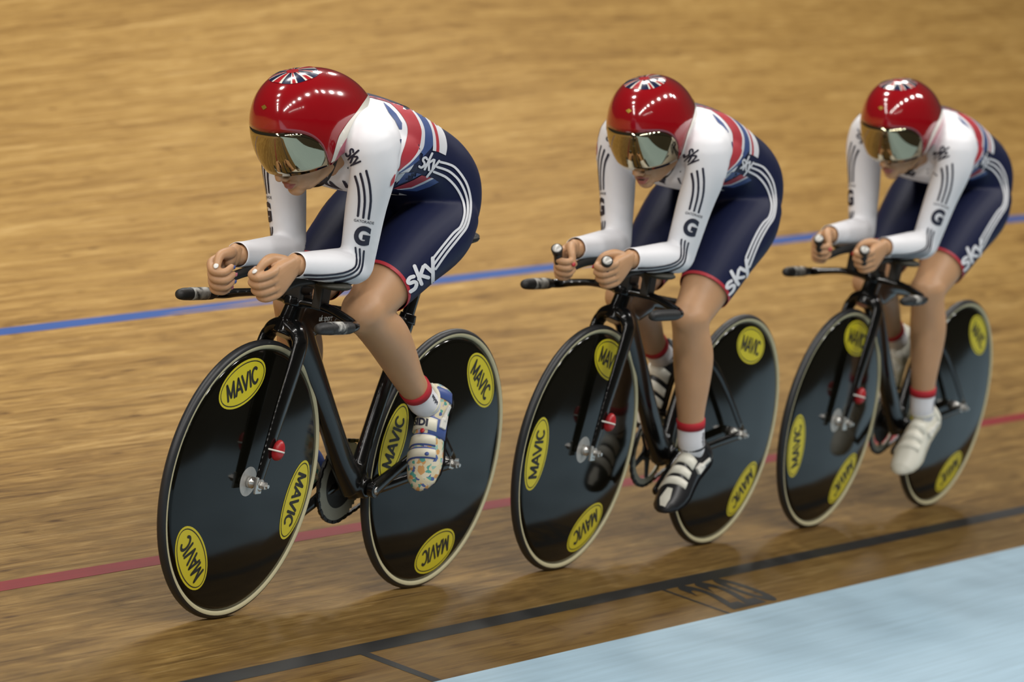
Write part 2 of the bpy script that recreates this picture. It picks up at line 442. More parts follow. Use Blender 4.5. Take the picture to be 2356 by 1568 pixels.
tag(floor, 'banked track of long golden pine boards', None, kind='structure')
boards = []
GAP = 0.00006
def board_quads(s0, t0, t1):
    a, b = s0 + GAP, s0 + BW - GAP; t0 += .0003; t1 -= .0003; c = 0.00015; z = -0.004
    q = []
    ks = [t0] + [k for k in (-1.2, 8.0, 15.0) if t0 + .02 < k < t1 - .02] + [t1]      # boards bend only where the banking changes
    for k0, k1 in zip(ks[:-1], ks[1:]):
        e0, e1 = (c if k0 == t0 else 0), (c if k1 == t1 else 0)
        q.append([(a + c, k0 + e0, 0), (a + c, k1 - e1, 0), (b - c, k1 - e1, 0), (b - c, k0 + e0, 0)])
        for x0, x1 in ((a, a + c), (b, b - c)):
            q.append([(x0, k0, -c), (x0, k1, -c), (x1, k1 - e1, 0), (x1, k0 + e0, 0)]); q.append([(x0, k0, z), (x0, k1, z), (x0, k1, -c), (x0, k0, -c)])
    for t_, e_ in ((t0, c), (t1, -c)):
        q.append([(a, t_, -c), (b, t_, -c), (b - c, t_ + e_, 0), (a + c, t_ + e_, 0)]); q.append([(a, t_, z), (b, t_, z), (b, t_, -c), (a, t_, -c)])
    return q
cand = []
for r in range(int(S1 / BW)):
    off = -(r % 3) * 1.05
    t = T0 + off
    k0 = math.floor(T0 / BL) - 1
    for k in range(k0, int(T1 / BL) + 2):
        t0 = k * BL - (r % 3) * 1.05; t1 = t0 + BL
        if t1 < T0 or t0 > T1: continue
        s0 = r * BW; best = 0
        for tt in np.linspace(t0, t1, 9):
            p = Vector(trk(s0, tt)) - CAM; zc = p.dot(f_); x = p.dot(r_) / zc * 10530.7 + 1178; y = p.dot(d_) / zc * 10530.7 + 784
            if 0 < x < 2356 and 0 < y < 1568: best = max(best, 1 / zc)
        cand.append((best, s0, t0, t1))
cand.sort(reverse=True)
rest = []
for i, (b, s0, t0, t1) in enumerate(cand):
    q = board_quads(s0, t0, t1)
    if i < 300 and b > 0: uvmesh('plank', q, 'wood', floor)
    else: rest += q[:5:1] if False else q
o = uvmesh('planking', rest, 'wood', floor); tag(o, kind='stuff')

def stripe(name, s0, s1, m, label, z=0.0006):
    o = uvmesh(name, [[(s0, t, z), (s0, t + .5, z), (s1, t + .5, z), (s1, t, z)] for t in np.arange(T0, T1, .5)], m)
    return tag(o, label, kind='structure')
stripe('trim_1', 0.20, 0.25, 'lineblack', 'black measuring line painted along the bottom of the track')
stripe('trim_2', 0.85, 0.90, 'linered', 'red line painted along the track behind the wheels')
stripe('trim_3', 2.45, 2.50, 'lineblue', 'blue line painted higher up the banking')
# cross mark and painted numerals between the black line and the blue band
tk = uvmesh('trim_4', [[(0.0, -0.022 + .165, .0007), (0.0, 0.022 + .165, .0007), (0.205, 0.022 + .165, .0007), (0.205, -0.022 + .165, .0007)]], 'lineblack')
tag(tk, 'short black cross mark between black line and blue band', kind='structure')
tk = uvmesh('trim_6', [[(0.0, 1.842, .0007), (0.0, 1.860, .0007), (0.205, 1.860, .0007), (0.205, 1.842, .0007)]], 'lineblack')
tag(tk, 'thin black cross mark left of the painted numerals', kind='structure')
tv, tf = text_mesh('220', 0.255, bold=0.008)
tm = drape((tv * V(0.86, 0.98), tf), 0.05, lambda p: trk(0.098 + p[1], 2.08 + p[0], 0.0008), 0.2)
tag(mesh_obj('trim_5', tm[0], tm[1], 'lineblack', smooth=False), 'black painted distance numerals beside the blue band', kind='structure')
# pale blue band (gentle slope) and dark infield
BANDW, BS = 1.85, math.radians(14.0)
def bandpt(q, t): return (t, -q * math.cos(BS), -q * math.sin(BS))
v, f, us = [], [], []
for t in np.arange(T0 - 12, T1 + 4, 1.0):
    for q in np.arange(0, BANDW - .01, BANDW / 6):
        k = len(v); v += [bandpt(q + BANDW / 6, t), bandpt(q + BANDW / 6, t + 1), bandpt(q, t + 1), bandpt(q, t)]; us += [(t, -q - BANDW / 6), (t + 1, -q - BANDW / 6), (t + 1, -q), (t, -q)]; f.append((k, k + 1, k + 2, k + 3))
bo = mesh_obj('floor_band', v, f, 'band', smooth=False); ul = bo.data.uv_layers.new(name='uv')
for i, l in enumerate(bo.data.loops): ul.data[i].uv = us[l.vertex_index]
tag(bo, 'smooth pale blue band along the inside of the track', kind='structure')
zf = bandpt(BANDW, 0)[2]; yf = bandpt(BANDW, 0)[1]
tag(mesh_obj('floor_infield', [(-60, yf - 45, zf), (60, yf - 45, zf), (60, yf, zf), (-60, yf, zf)], [(0, 1, 2, 3)], 'infield', smooth=False), 'dark infield floor inside the blue band', kind='structure')

# ------------------------------------------------------------------ bicycles
BIKES = [
 ((-0.00081, 0.49755, 0.13951), (-0.999422, 0.03281, 0.008856), (-0.0339, -0.980815, -0.191969), (0.002388, -0.192158, 0.981361)),
 ((1.63503, 0.41724, 0.11713), (-0.999742, 0.022239, 0.00452), (-0.022694, -0.979557, -0.199884), (-0.000018, -0.199935, 0.979809)),
 ((3.27499, 0.37539, 0.10679), (-0.999881, 0.015174, 0.002779), (-0.01542, -0.977701, -0.209436), (-0.000461, -0.209454, 0.977818))]
def bike_matrix(i):
    T, a, b, c = BIKES[i]
    return Matrix(((a[0], b[0], c[0], T[0]), (a[1], b[1], c[1], T[1]), (a[2], b[2], c[2], T[2]), (0, 0, 0, 1)))
WB, RT = 0.9191, 0.334
BBX, BBZ = -0.552, 0.287
CR = 0.165
CRANK = [math.radians(151), math.radians(-30), math.radians(-22)]      # left crank angle, from forward towards up
WANG = [((70.1, -43.7, -165.9), (127.5, -105.9, 13.6)), ((107.7, 0.3, -117.7), (101.0, -134.2, -16.0)), ((101.8, -15.4, -130.6), (118.9, -116.4, 2.0))]
def mavic():
    arc = [(.36 + .36 * math.cos(t), .5 + .5 * math.sin(t)) for t in np.linspace(math.radians(48), math.radians(312), 14)]
    L = [(0, [[(0, 0), (0, 1)], [(0, 1), (.38, .12)], [(.38, .12), (.76, 1)], [(.76, 1), (.76, 0)]]), (.98, [[(0, 0), (.36, 1)], [(.36, 1), (.72, 0)], [(.13, .30), (.59, .30)]]),
         (1.78, [[(0, 1), (.36, 0)], [(.36, 0), (.72, 1)]]), (2.74, [[(0, 0), (0, 1)]]), (2.98, [arc])]
    v, f = ribbons([[((x + o - 1.82) * .0405, (y - .5) * .044) for x, y in g] for o, gs in L for g in gs], .0088)
    return v, f
MAVIC = mavic()

def wheel(name, root, x, angs):
    c = V(x, 0, RT)
    prof = [(0.001, -0.0232), (0.034, -0.0225), (0.10, -0.0205), (0.20, -0.0165), (0.30, -0.0118), (0.313, -0.0100), (0.313, 0.0100), (0.30, 0.0118), (0.20, 0.0165), (0.10, 0.0205), (0.034, 0.0225), (0.001, 0.0232)]
    v, f = lathe_y(prof, 96, closed=False); 
    w_ = mesh_obj(name, v, f, 'disc', root); w_.location = c
    def surf_y(r): return np.interp(r, [0.034, .1, .2, .3, .313], [.0225, .0205, .0165, .0118, .0100])
    rs = 0.0118; rc = 0.3222; th = np.linspace(0, 2 * PI, 20, endpoint=False)
    tv, tf = lathe_y([(rc + rs * math.cos(t), rs * math.sin(t)) for t in th], 120, closed=True)
    mesh_obj('tyre', tv, tf, 'rubber', w_)
    for sgn in (1, -1):
        pr = [(rc + (rs + .0006) * math.cos(t), sgn * (rs + .0006) * math.sin(t)) for t in np.linspace(math.radians(82), math.radians(138), 7)]
        t_ = np.linspace(0, 2 * PI, 121)[:-1]; rr = [np.c_[r * np.cos(t_), np.full(120, y), r * np.sin(t_)] for r, y in pr]
        sv, sf = loft(rr, cap=False); mesh_obj('tyre_sidewall', sv, sf, 'cream', w_)
        for a in angs:
            a = math.radians(a); R0 = 0.2505
            er, et = V(math.cos(a), 0, math.sin(a)), V(-math.sin(a), 0, math.cos(a))
            def mp(p, off, er=er, et=et):
                q = er * (R0 + p[1]) + et * (p[0] * (1 if sgn < 0 else -1) * -1); r = math.hypot(q[0], q[2])
                return q + V(0, sgn * (surf_y(r) + off), 0)
            tt = np.linspace(0, 2 * PI, 40, endpoint=False)
            def oval(A, B): return poly_mesh([[(A * math.cos(t), B * math.sin(t)) for t in tt]])
            dv, df = drape(oval(0.098, 0.052), 0.02, lambda p: mp(p, .0006), 0.1); mesh_obj('logo_oval', dv, df, 'yellow', w_)
            o1, _ = oval(0.092, 0.0465); o2, _ = oval(0.0895, 0.0440)
            rg = (np.concatenate([o1, o2]), [(i, (i + 1) % 40, 40 + (i + 1) % 40, 40 + i) for i in range(40)])
            dv, df = drape(rg, 0, lambda p: mp(p, .0011), 0.1); mesh_obj('logo_outline', dv, df, 'stickerblack', w_)
            mv = MAVIC[0] * V(0.85, 0.86)
            dv, df = drape((mv, MAVIC[1]), 0.02, lambda p: mp(p, .0012), 0.1); mesh_obj('logo_lettering', dv, df, 'stickerblack', w_)
        hv, hf = lathe_y([(0.002, sgn * .0235), (0.0355, sgn * .0228), (0.036, sgn * .0205)], 40); 
        if name == 'front_wheel': mesh_obj('hub_plate', hv, hf, 'plate', w_, smooth=False)
        hv, hf = lathe_y([(0.014, sgn * .022), (0.014, sgn * .036), (0.009, sgn * .038), (0.009, sgn * .047)], 24); mesh_obj('hub_flange', hv, hf, 'silver', w_)
        hv, hf = lathe_y([(0.0095, sgn * .060), (0.0095, sgn * .072), (0.005, sgn * .073), (0.005, sgn * .079)], 6); mesh_obj('axle_nut', hv, hf, 'silver', w_, smooth=False)
    return w_

def build_bike(i, label):
    root = empty('track_bicycle', bike_matrix(i)); tag(root, label, 'bicycle', 'disc wheeled track bicycles')
    wheel('front_wheel', root, 0.0, WANG[i][0]); wheel('rear_wheel', root, -WB, WANG[i][1])
    # frame -----------------------------------------------------------------
    def bar(P, R, side=(0, 1, 0), n=20, e=2.0, **k): return tube(P, R, n, side, e, **k)
    ht = bar([(-0.090, 0, .672), (-0.100, 0, .70), (-0.118, 0, .745), (-0.122, 0, .758)], [(.031, .041), (.025, .038), (.022, .034), (.024, .036)])
    dt = bar([(-0.112, 0, .725), (-0.165, 0, .67), (-0.33, 0, .495), (-0.46, 0, .355), (-0.535, 0, .288)], [(.021, .050), (.022, .044), (.022, .036), (.024, .036), (.028, .040)])
    st = bar([(-0.545, 0, .285), (-0.556, 0, .36), (-0.598, 0, .50), (-0.634, 0, .60), (-0.660, 0, .70)], [(.027, .030), (.019, .023), (.017, .024), (.017, .026), (.018, .030)])
    tt = bar([(-0.125, 0, .735), (-0.30, 0, .722), (-0.52, 0, .70), (-0.655, 0, .685)], [(.018, .026), (.016, .021), (.015, .020), (.016, .022)])
    bb = lathe_y([(0.026, -.036), (0.027, -.03), (0.027, .03), (0.026, .036)], 28, (BBX, 0, BBZ))
    gus = bar([(-0.53, 0, .34), (-0.545, 0, .30), (-0.56, 0, .265)], [(.020, .035), (.026, .045), (.022, .035)])
    hg = bar([(-0.120, 0, .738), (-0.165, 0, .712), (-0.225, 0, .708), (-0.29, 0, .712)], [(.020, .030), (.019, .050), (.017, .040), (.015, .026)])
    v, f = union([ht, dt, st, tt, bb, gus, hg], 0.0035, 6); FR = mesh_obj('frame', v, f, 'carbon', root)
    for s in (1, -1):
        v, f = bar([(-0.555, s * .026, .280), (-0.63, s * .036, .288), (-0.75, s * .045, .308), (-0.925, s * .056, .334)], [(.008, .016), (.007, .014), (.006, .012), (.004, .013)])
        mesh_obj('chain_stay', v, f, 'carbon', root)
        v, f = bar([(-0.628, s * .016, .575), (-0.70, s * .036, .535), (-0.80, s * .047, .455), (-0.922, s * .056, .345)], [(.006, .015), (.006, .013), (.005, .011), (.004, .012)])
        mesh_obj('seat_stay', v, f, 'carbon', root)
        v, f = union([box((-.925, s * .056, .334), (.022, .003, .012)), lathe_y([(.015, s * .0535), (.015, s * .0595)], 20, (-WB, 0, RT))], .0015, 2); mesh_obj('dropout', v, f, 'silver', root)
    sp = bar([(-0.650, 0, .665), (-0.668, 0, .73), (-0.70, 0, .855)], [(.012, .024), (.012, .023), (.012, .022)]); mesh_obj('seatpost', *sp, 'carbon', root)
    v, f = bar([(-0.660, 0, .690), (-0.665, 0, .712)], [(.0185, .034), (.017, .030)]); mesh_obj('seatpost_clamp', v, f, 'carbon', root)
    SZ = [.905, .925, .95][i]
    sd = bar([(-0.848, 0, SZ + .012), (-0.81, 0, SZ + .006), (-0.72, 0, SZ - .006), (-0.62, 0, SZ - .012), (-0.54, 0, SZ - .014), (-0.515, 0, SZ - .018)], [(.060, .012), (.076, .020), (.052, .020), (.026, .018), (.019, .016), (.012, .010)], m=5, round_ends=0.8)
    so = mesh_obj('saddle', *sd, 'blackmatt', root)
    rl = bar([(-0.70, 0, .85), (-0.70, 0, SZ - .01)], [.012, .014]); mesh_obj('saddle_rail', *rl, 'blackmatt', so)
    # fork --------------------------------------------------------------------
    fk = mesh_obj('fork', *union([bar([(-0.092, -.045, .668), (-0.092, -.03, .692), (-0.095, 0, .70), (-0.092, .03, .692), (-0.092, .045, .668)], [(.026, .015), (.030, .018), (.034, .022), (.030, .018), (.026, .015)], side=(1, 0, 0)),
        bar([(-0.091, 0, .680), (-0.10, 0, .715)], [(.026, .034), (.024, .034)])] +
        [bar([(0.003, s * .052, .322), (-0.004, s * .052, .36), (-0.042, s * .051, .50), (-0.074, s * .050, .61), (-0.090, s * .046, .665), (-0.093, s * .038, .685)], [(.006, .013), (.007, .018), (.010, .025), (.012, .028), (.014, .028), (.014, .025)]) for s in (1, -1)], 0.003, 5), 'carbon', root)
    for s in (1, -1):
        v, f = union([box((.004, s * .0535, .332), (.013, .0035, .020)), lathe_y([(.014, s * .050), (.014, s * .059)], 20, (0, 0, RT))], .0015, 2); mesh_obj('fork_end', v, f, 'silver', fk)
    tpz, tpx = .418, -.030
    v, f = union([ellipsoid((tpx - .004, .070, tpz), (.017, .014, .025)), ellipsoid((tpx - .004, .066, tpz - .006), (.016, .013, .020))], .0015, 4); mesh_obj('transponder', v, f, 'redplastic', root)
    v, f = tube([(tpx + .024, .056, tpz + .002), (tpx + .010, .080, tpz), (tpx - .012, .0815, tpz - .004), (tpx - .026, .062, tpz - .006)], [(.0022, .001)] * 4, 8, (0, 0, 1)); mesh_obj('transponder_strap', v, f, 'whiteplastic', root)
    # cockpit -------------------------------------------------------------------
    hb = []
    for s in (1, -1):
        hb.append(bar([(-0.118, 0, .756), (-0.116, s * .05, .760), (-0.112, s * .10, .757), (-0.104, s * .15, .746), (-0.094, s * .178, .738), (-0.070, s * .19, .736), (-0.04, s * .192, .736)], [(.026, .012), (.024, .0115), (.020, .010), (.018, .0105), (.015, .012), (.0125, .0125), (.0125, .0125)], side=(1, 0, 0)))
    hb.append(bar([(-0.118, 0, .745), (-0.120, 0, .768)], [(.028, .040), (.026, .038)]))
    bar_o = mesh_obj('handlebar', *union(hb, .003, 5), 'carbon', root)
    for s in (1, -1):
        g = tube([(-0.058, s * .191, .736), (-0.04, s * .192, .736), (0.06, s * .192, .737), (0.086, s * .192, .737)], [.0125, .0148, .0150, .0128], 18, (0, 0, 1), round_ends=0.9); mesh_obj('bar_grip', *g, 'grip', bar_o)
        if i != 1 or s < 0:
            g = tube([(-0.025, s * .192, .7362), (0.045, s * .192, .737)], [.0154, .0156], 18, (0, 0, 1)); mesh_obj('grip_tape', *g, 'chalkgrip', bar_o)
    ra = [.0, .006, .012][i]
    v, f = union([box((-.122, 0, .785), (.030, .022, .030)), box((-.128, 0, .812 + ra), (.034, .060, .012)), box((-.118, 0, .766), (.022, .030, .012)),
        box((-.112, .068, .785 + ra), (.020, .013, .032)), box((-.112, -.068, .785 + ra), (.020, .013, .032))], .003, 6); mesh_obj('stem_riser', v, f, 'blackmatt', root)
    tipx, tipz = (.150, .826) if i == 0 else (.165, .860)
    exl = []
    for s in (1, -1):
        pts = [(-0.165, s * .060, .826 + ra), (0.0, s * .064, .818 + ra), (0.07, s * .068, .806 + ra), (0.115, s * .070, .800 + ra)]
        pts += [(0.142, s * .071, .806 + ra), (.150, s * .071, .816 + ra)] if i == 0 else [(0.145, s * .071, .808 + ra), (0.160, s * .072, .828 + ra), (0.167, s * .073, .850 + ra)]
        exl.append(mesh_obj('aero_extension', *tube(pts, [.0112] * len(pts), 16, round_ends=0.15), 'blackmatt', root))
    for s, ex in zip((1, -1), exl):
        c2 = V(.172, s * .074, .850 + ra); d = nrm(V(.72, .30 + s * .1, .60))
        if i > 0:
            u = nrm(np.cross(d, V(0, 1, 0))); w2 = np.cross(d, u)
            pv, pf = loft([ring(c2 - d * .012, u, w2, .0130, .0130), ring(c2 + d * .006, u, w2, .0158, .0158), ring(c2 + d * .0085, u, w2, .0150, .0150)]); mesh_obj('end_plug', pv, pf, 'blackmatt', ex)
            pv, pf = loft([ring(c2 + d * .0084, u, w2, .0125, .0125), ring(c2 + d * .0098, u, w2, .0118, .0118)]); mesh_obj('plug_cap', pv, pf, 'plate', ex)
        v, f = union([ellipsoid((-.105, s * .100, .816 + ra), (.055, .040, .011)), box((-.120, s * .075, .812 + ra), (.018, .03, .006))], .003, 6); mesh_obj('arm_rest', v, f, 'pad', root)
    # drivetrain ----------------------------------------------------------------
    a = CRANK[i]
    for s, an in ((1, a), (-1, a + PI)):
        d = V(math.cos(an), 0, math.sin(an)); c = V(BBX, 0, BBZ)
        cv, cf = union([tube([c + V(0, s * .050, 0), c + d * .05 + V(0, s * .053, 0), c + d * CR + V(0, s * .062, 0)], [(.011, .024), (.010, .020), (.008, .014)], 18, (0, 1, 0), round_ends=1.0), lathe_y([(.018, s * .038), (.020, s * .058)], 24, c)], .002, 4)
        co = mesh_obj('crank_arm', cv, cf, 'carbon', root)
        lv, lf = lathe_y([(.010, s * .0575), (.010, s * .0605)], 20, c); mesh_obj('crank_bolt', lv, lf, 'silver', co)
        pc = c + d * CR
        pv, pf = union([lathe_y([(.006, s * .060), (.006, s * .085)], 16, pc), box(pc + V(0, s * .105, 0), (.030, .024, .007)), box(pc + V(0, s * .105, .004), (.016, .026, .008))], .002, 3); mesh_obj('pedal', pv, pf, 'blackmatt', root)
    # chainring with round cut-outs
    n = 60; rv, rf = [], []
    cy = -.045
    nt_ = 50; rr = []
    for k in range(nt_ * 4):
        t = 2 * PI * k / (nt_ * 4); ro = .1035 if k % 4 in (0, 1) else .0985; rr.append((t, ro))
    outer = [V(BBX + ro * math.cos(t), cy, BBZ + ro * math.sin(t)) for t, ro in rr]; inner = [V(BBX + (.068 if i == 0 else .082) * math.cos(t), cy, BBZ + (.068 if i == 0 else .082) * math.sin(t)) for t, ro in rr]
    K = len(outer); vv = [p + V(0, .002, 0) for p in outer] + [p + V(0, .002, 0) for p in inner] + [p - V(0, .002, 0) for p in outer] + [p - V(0, .002, 0) for p in inner]
    ff = []
    for k in range(K):
        k2 = (k + 1) % K; ff += [(k, k2, K + k2, K + k), (2 * K + k2, 2 * K + k, 3 * K + k, 3 * K + k2), (k2, k, 2 * K + k, 2 * K + k2), (K + k, K + k2, 3 * K + k2, 3 * K + k)]
    cr = mesh_obj('chainring', vv, ff, 'ringmetal', root, smooth=False)
    spd = [tube([V(BBX, cy - .004, BBZ), V(BBX + .088 * math.cos(t), cy - .001, BBZ + .088 * math.sin(t))], [(.004, .018), (.003, .010)], 12, (0, 1, 0)) for t in np.arange(5) * 2 * PI / 5 + a]
    mesh_obj('ring_spider', *union(spd + [lathe_y([(.034, cy - .006), (.034, cy + .002)], 28, (BBX, 0, BBZ))] + ([lathe_y([(.071, cy - .003), (.071, cy + .001)], 40, (BBX, 0, BBZ))] if i != 1 else []), .002, 2), 'blackmatt', cr)
    # chain
    rs_ = .031; d0 = V(-WB, 0, RT) - V(BBX, 0, BBZ); L0 = math.hypot(d0[0], d0[2]); al = math.atan2(d0[2], d0[0]); ph = math.acos((.1015 - rs_) / L0)
    loop = []
    for t in np.linspace(al + ph, al - ph + 0, 2): pass
    for t in np.linspace(al - ph, al + ph - 2 * PI, 90): loop.append(V(BBX + .1025 * math.cos(t), cy, BBZ + .1025 * math.sin(t)))
    for t in np.linspace(al + ph, al - ph, 24): loop.append(V(-WB + rs_ * math.cos(t), cy, RT + rs_ * math.sin(t)))
    loop.append(loop[0]); loop = np.array(loop); seg = np.r_[0, np.cumsum(np.linalg.norm(np.diff(loop, axis=0), axis=1))]
    nl = int(seg[-1] / .0127); parts = []
    for k in range(nl):
        s0 = seg[-1] * (k + .5) / nl; p = V(*[np.interp(s0, seg, loop[:, q]) for q in range(3)]); q2 = V(*[np.interp(min(s0 + .004, seg[-1]), seg, loop[:, q]) for q in range(3)])
        t = nrm(q2 - p); R = np.c_[t, V(0, 1, 0), np.cross(t, V(0, 1, 0))]
        parts.append(box(p, (.0068, .0042 if k % 2 else .0026, .0042), R))
    mesh_obj('chain', *join(*parts), 'chain', root, smooth=False)
    mesh_obj('rear_sprocket', *lathe_y([(.029, cy - .002), (.029, cy + .002)], 28, (-WB, 0, RT)), 'chain', root)
    if i == 0:
        tv, tf = text_mesh('uk sport', .021, bold=.0002, shear=.2)
        B_ = bvh_of((np.array([q.co[:] for q in FR.data.vertices]), [tuple(q.vertices) for q in FR.data.polygons]))
        # letters on the left flank of the head area
        dv, df = drape((tv * V(.9, 1), tf), .02, ray_mapper(B_, (-.238, .3, .716), (-1, 0, 0), (0, 0, 1), (0, -1, 0), .0006), .1)
        if len(dv): mesh_obj('frame_lettering', dv, df, 'whiteplastic', root, smooth=False)
    return root
BL_ = ['leading black track bicycle with disc wheels, nearest the camera', 'middle black track bicycle, ridden by the cyclist in black and white strapped shoes', 'rearmost black track bicycle, ridden by the cyclist in all white shoes']
ROOTS = [build_bike(i, BL_[i]) for i in range(3)]

# ------------------------------------------------------------------ riders
PD, PU, PW, PC = V(-0.86669, -0.48805, -0.1032), V(-0.49067, 0.87134, 0.0), V(-0.08993, -0.05064, 0.99466), V(-.3, .1, 1.0)
PR = {'blue_sliver':[(-0.0561,0.2392),(-0.0399,0.2301),(-0.0217,0.2173),(-0.0052,0.1989),(-0.0012,0.1757),(0.0002,0.1493),(-0.0051,0.1644),(-0.0095,0.1849),(-0.0216,0.2014),(-0.0389,0.217)],'red_l':[(-0.0564,0.2485),(-0.03,0.2345),(-0.0084,0.217),(0.0068,0.1984),(0.0122,0.178),(0.011,0.1512),(0.0064,0.1238),(0.007,0.0974),(-0.0021,0.0811)],'red_r':[(-0.0303,0.2517),(-0.0025,0.2446),(0.0222,0.225),(0.04,0.1988),(0.0449,0.1784),(0.0438,0.1463),(0.0323,0.1204),(0.0148,0.0987),(0.0005,0.0813)],'white_r':[(-0.009,0.2514),(0.0148,0.237),(0.0369,0.2169),(0.0499,0.1952),(0.0544,0.1694),(0.0537,0.1507),(0.0439,0.1304),(0.0268,0.1061),(0.002,0.08)],'blue_r':[(0.0156,0.2477),(0.0398,0.2307),(0.0576,0.2125),(0.0694,0.1907),(0.0756,0.1652),(0.0675,0.1478),(0.0504,0.1235),(0.0324,0.1044),(0.0047,0.0799)],'w2_r':[(0.0385,0.2384),(0.0571,0.2231),(0.0697,0.204),(0.0785,0.1843),(0.0838,0.1639),(0.0856,0.1509)],'blue_r2':[(0.0156,0.2477),(0.0398,0.2307),(0.0576,0.2125),(0.0694,0.1907),(0.0756,0.1652),(0.0771,0.1508)],'red2_r':[(0.0451,0.2383),(0.0638,0.2229),(0.0767,0.2052),(0.0854,0.1855),(0.0911,0.1652),(0.0932,0.1501)],'w3_r':[(0.0609,0.2317),(0.0856,0.2121),(0.0991,0.1958),(0.1069,0.1786),(0.1106,0.1633),(0.1104,0.1459)],'front_white':[(-0.0671,0.2493),(-0.0867,0.2087),(-0.0838,0.1613),(-0.0697,0.1106),(-0.0317,0.0906),(-0.0019,0.0798),(-0.0008,0.0814),(0.0064,0.1238),(0.0122,0.178),(0.0068,0.1984),(-0.03,0.2345),(-0.0564,0.2485)],'belly_red':[(-0.0017,0.0785),(0.0071,0.0814),(0.0021,0.0646),(-0.0071,0.0483),(-0.007,0.063)],'belly_white':[(0.0071,0.0814),(0.022,0.088),(0.0119,0.0689),(-0.0056,0.0473),(0.0021,0.0646)],'belly_blue':[(0.022,0.088),(0.0424,0.0929),(0.0611,0.0921),(0.0399,0.0765),(0.0086,0.0577),(0.0119,0.0689)],'belly_red2':[(0.0616,0.0896),(0.0857,0.0884),(0.0692,0.0763),(0.043,0.0584),(0.0153,0.0496),(-0.0002,0.0469),(0.0262,0.0634),(0.0477,0.0778)],'belly_white2':[(0.0857,0.0884),(0.0918,0.0874),(0.0701,0.0711),(0.0461,0.0563),(0.0208,0.0487),(-0.0001,0.0464),(0.0153,0.0496),(0.043,0.0584),(0.0692,0.0763)],'belly_blue2':[(0.0918,0.0874),(0.1056,0.0813),(0.0867,0.0673),(0.0575,0.0516),(0.0209,0.0482),(0.0461,0.0563),(0.0701,0.0711)],'belly_wedge':[(-0.009,0.044),(0.0005,0.043),(0.0384,0.039),(0.0099,0.0345),(-0.0059,0.0334)],'sky_flank':[(0.0522,0.1052),(0.032,-0.0016),(0.0086,0.0396)],'hip':[[(0.1001,0.1282),(0.119,0.127),(0.1371,0.1221),(0.1572,0.1062),(0.1739,0.0865),(0.1857,0.0619),(0.192,0.0364),(0.1934,0.0127),(0.1901,-0.0145),(0.1785,-0.0375),(0.1522,-0.0843),(0.1326,-0.1247)],[(0.0944,0.1152),(0.1134,0.1132),(0.1302,0.1082),(0.1512,0.0945),(0.168,0.0748),(0.1798,0.0529),(0.1859,0.03),(0.1869,0.0089),(0.1824,-0.0159),(0.1691,-0.0376),(0.1473,-0.0742),(0.1263,-0.1154)],[(0.0886,0.1028),(0.1051,0.0998),(0.1219,0.0947),(0.1429,0.0811),(0.1607,0.0629),(0.1723,0.0436),(0.179,0.0235),(0.1796,0.0049),(0.1746,-0.0172),(0.1607,-0.0343),(0.1402,-0.0692),(0.1206,-0.1045)]],'sky_thigh':[(0.0867,-0.1868),(0.044,0.0521),(-0.0265,0.0336)],'sky_arm':[(-0.1177,0.1036),(0.0197,-0.0219),(0.0181,0.0257)],'arm_str':[[(-0.0873,0.0583),(-0.0766,0.0349),(-0.0694,0.0042),(-0.0667,-0.0299)],[(-0.0768,0.0668),(-0.0645,0.037),(-0.057,0.0064),(-0.0544,-0.0317)],[(-0.065,0.0755),(-0.0525,0.0444),(-0.0441,0.0086),(-0.0424,-0.0323)]],'G':[(-0.0498,-0.0741)],'gat':[(-0.0515,-0.0462)],'fore_str':[[(-0.0602,-0.104),(-0.0554,-0.1282),(-0.056,-0.1502),(-0.0806,-0.167),(-0.1254,-0.1794),(-0.1681,-0.1853),(-0.1918,-0.1925)],[(-0.0506,-0.1054),(-0.0465,-0.1329),(-0.0507,-0.1555),(-0.0763,-0.174),(-0.1239,-0.1876),(-0.1697,-0.194),(-0.1933,-0.2021)],[(-0.0407,-0.1084),(-0.0394,-0.1379),(-0.0443,-0.1638),(-0.0717,-0.1826),(-0.0953,-0.1908)]],'chest_mark':[[(-0.1154,0.0441),(-0.1067,0.0323)],[(-0.1113,0.0435),(-0.1041,0.0323)],[(-0.1076,0.0402),(-0.1014,0.0319)]],'neck_sky':[[(-0.1822,0.0458),(-0.1623,0.0307)],[(-0.1623,0.0307),(-0.1724,0.0276)],[(-0.1862,0.0385),(-0.1769,0.0308)],[(-0.1729,0.0461),(-0.1616,0.0388)]]}
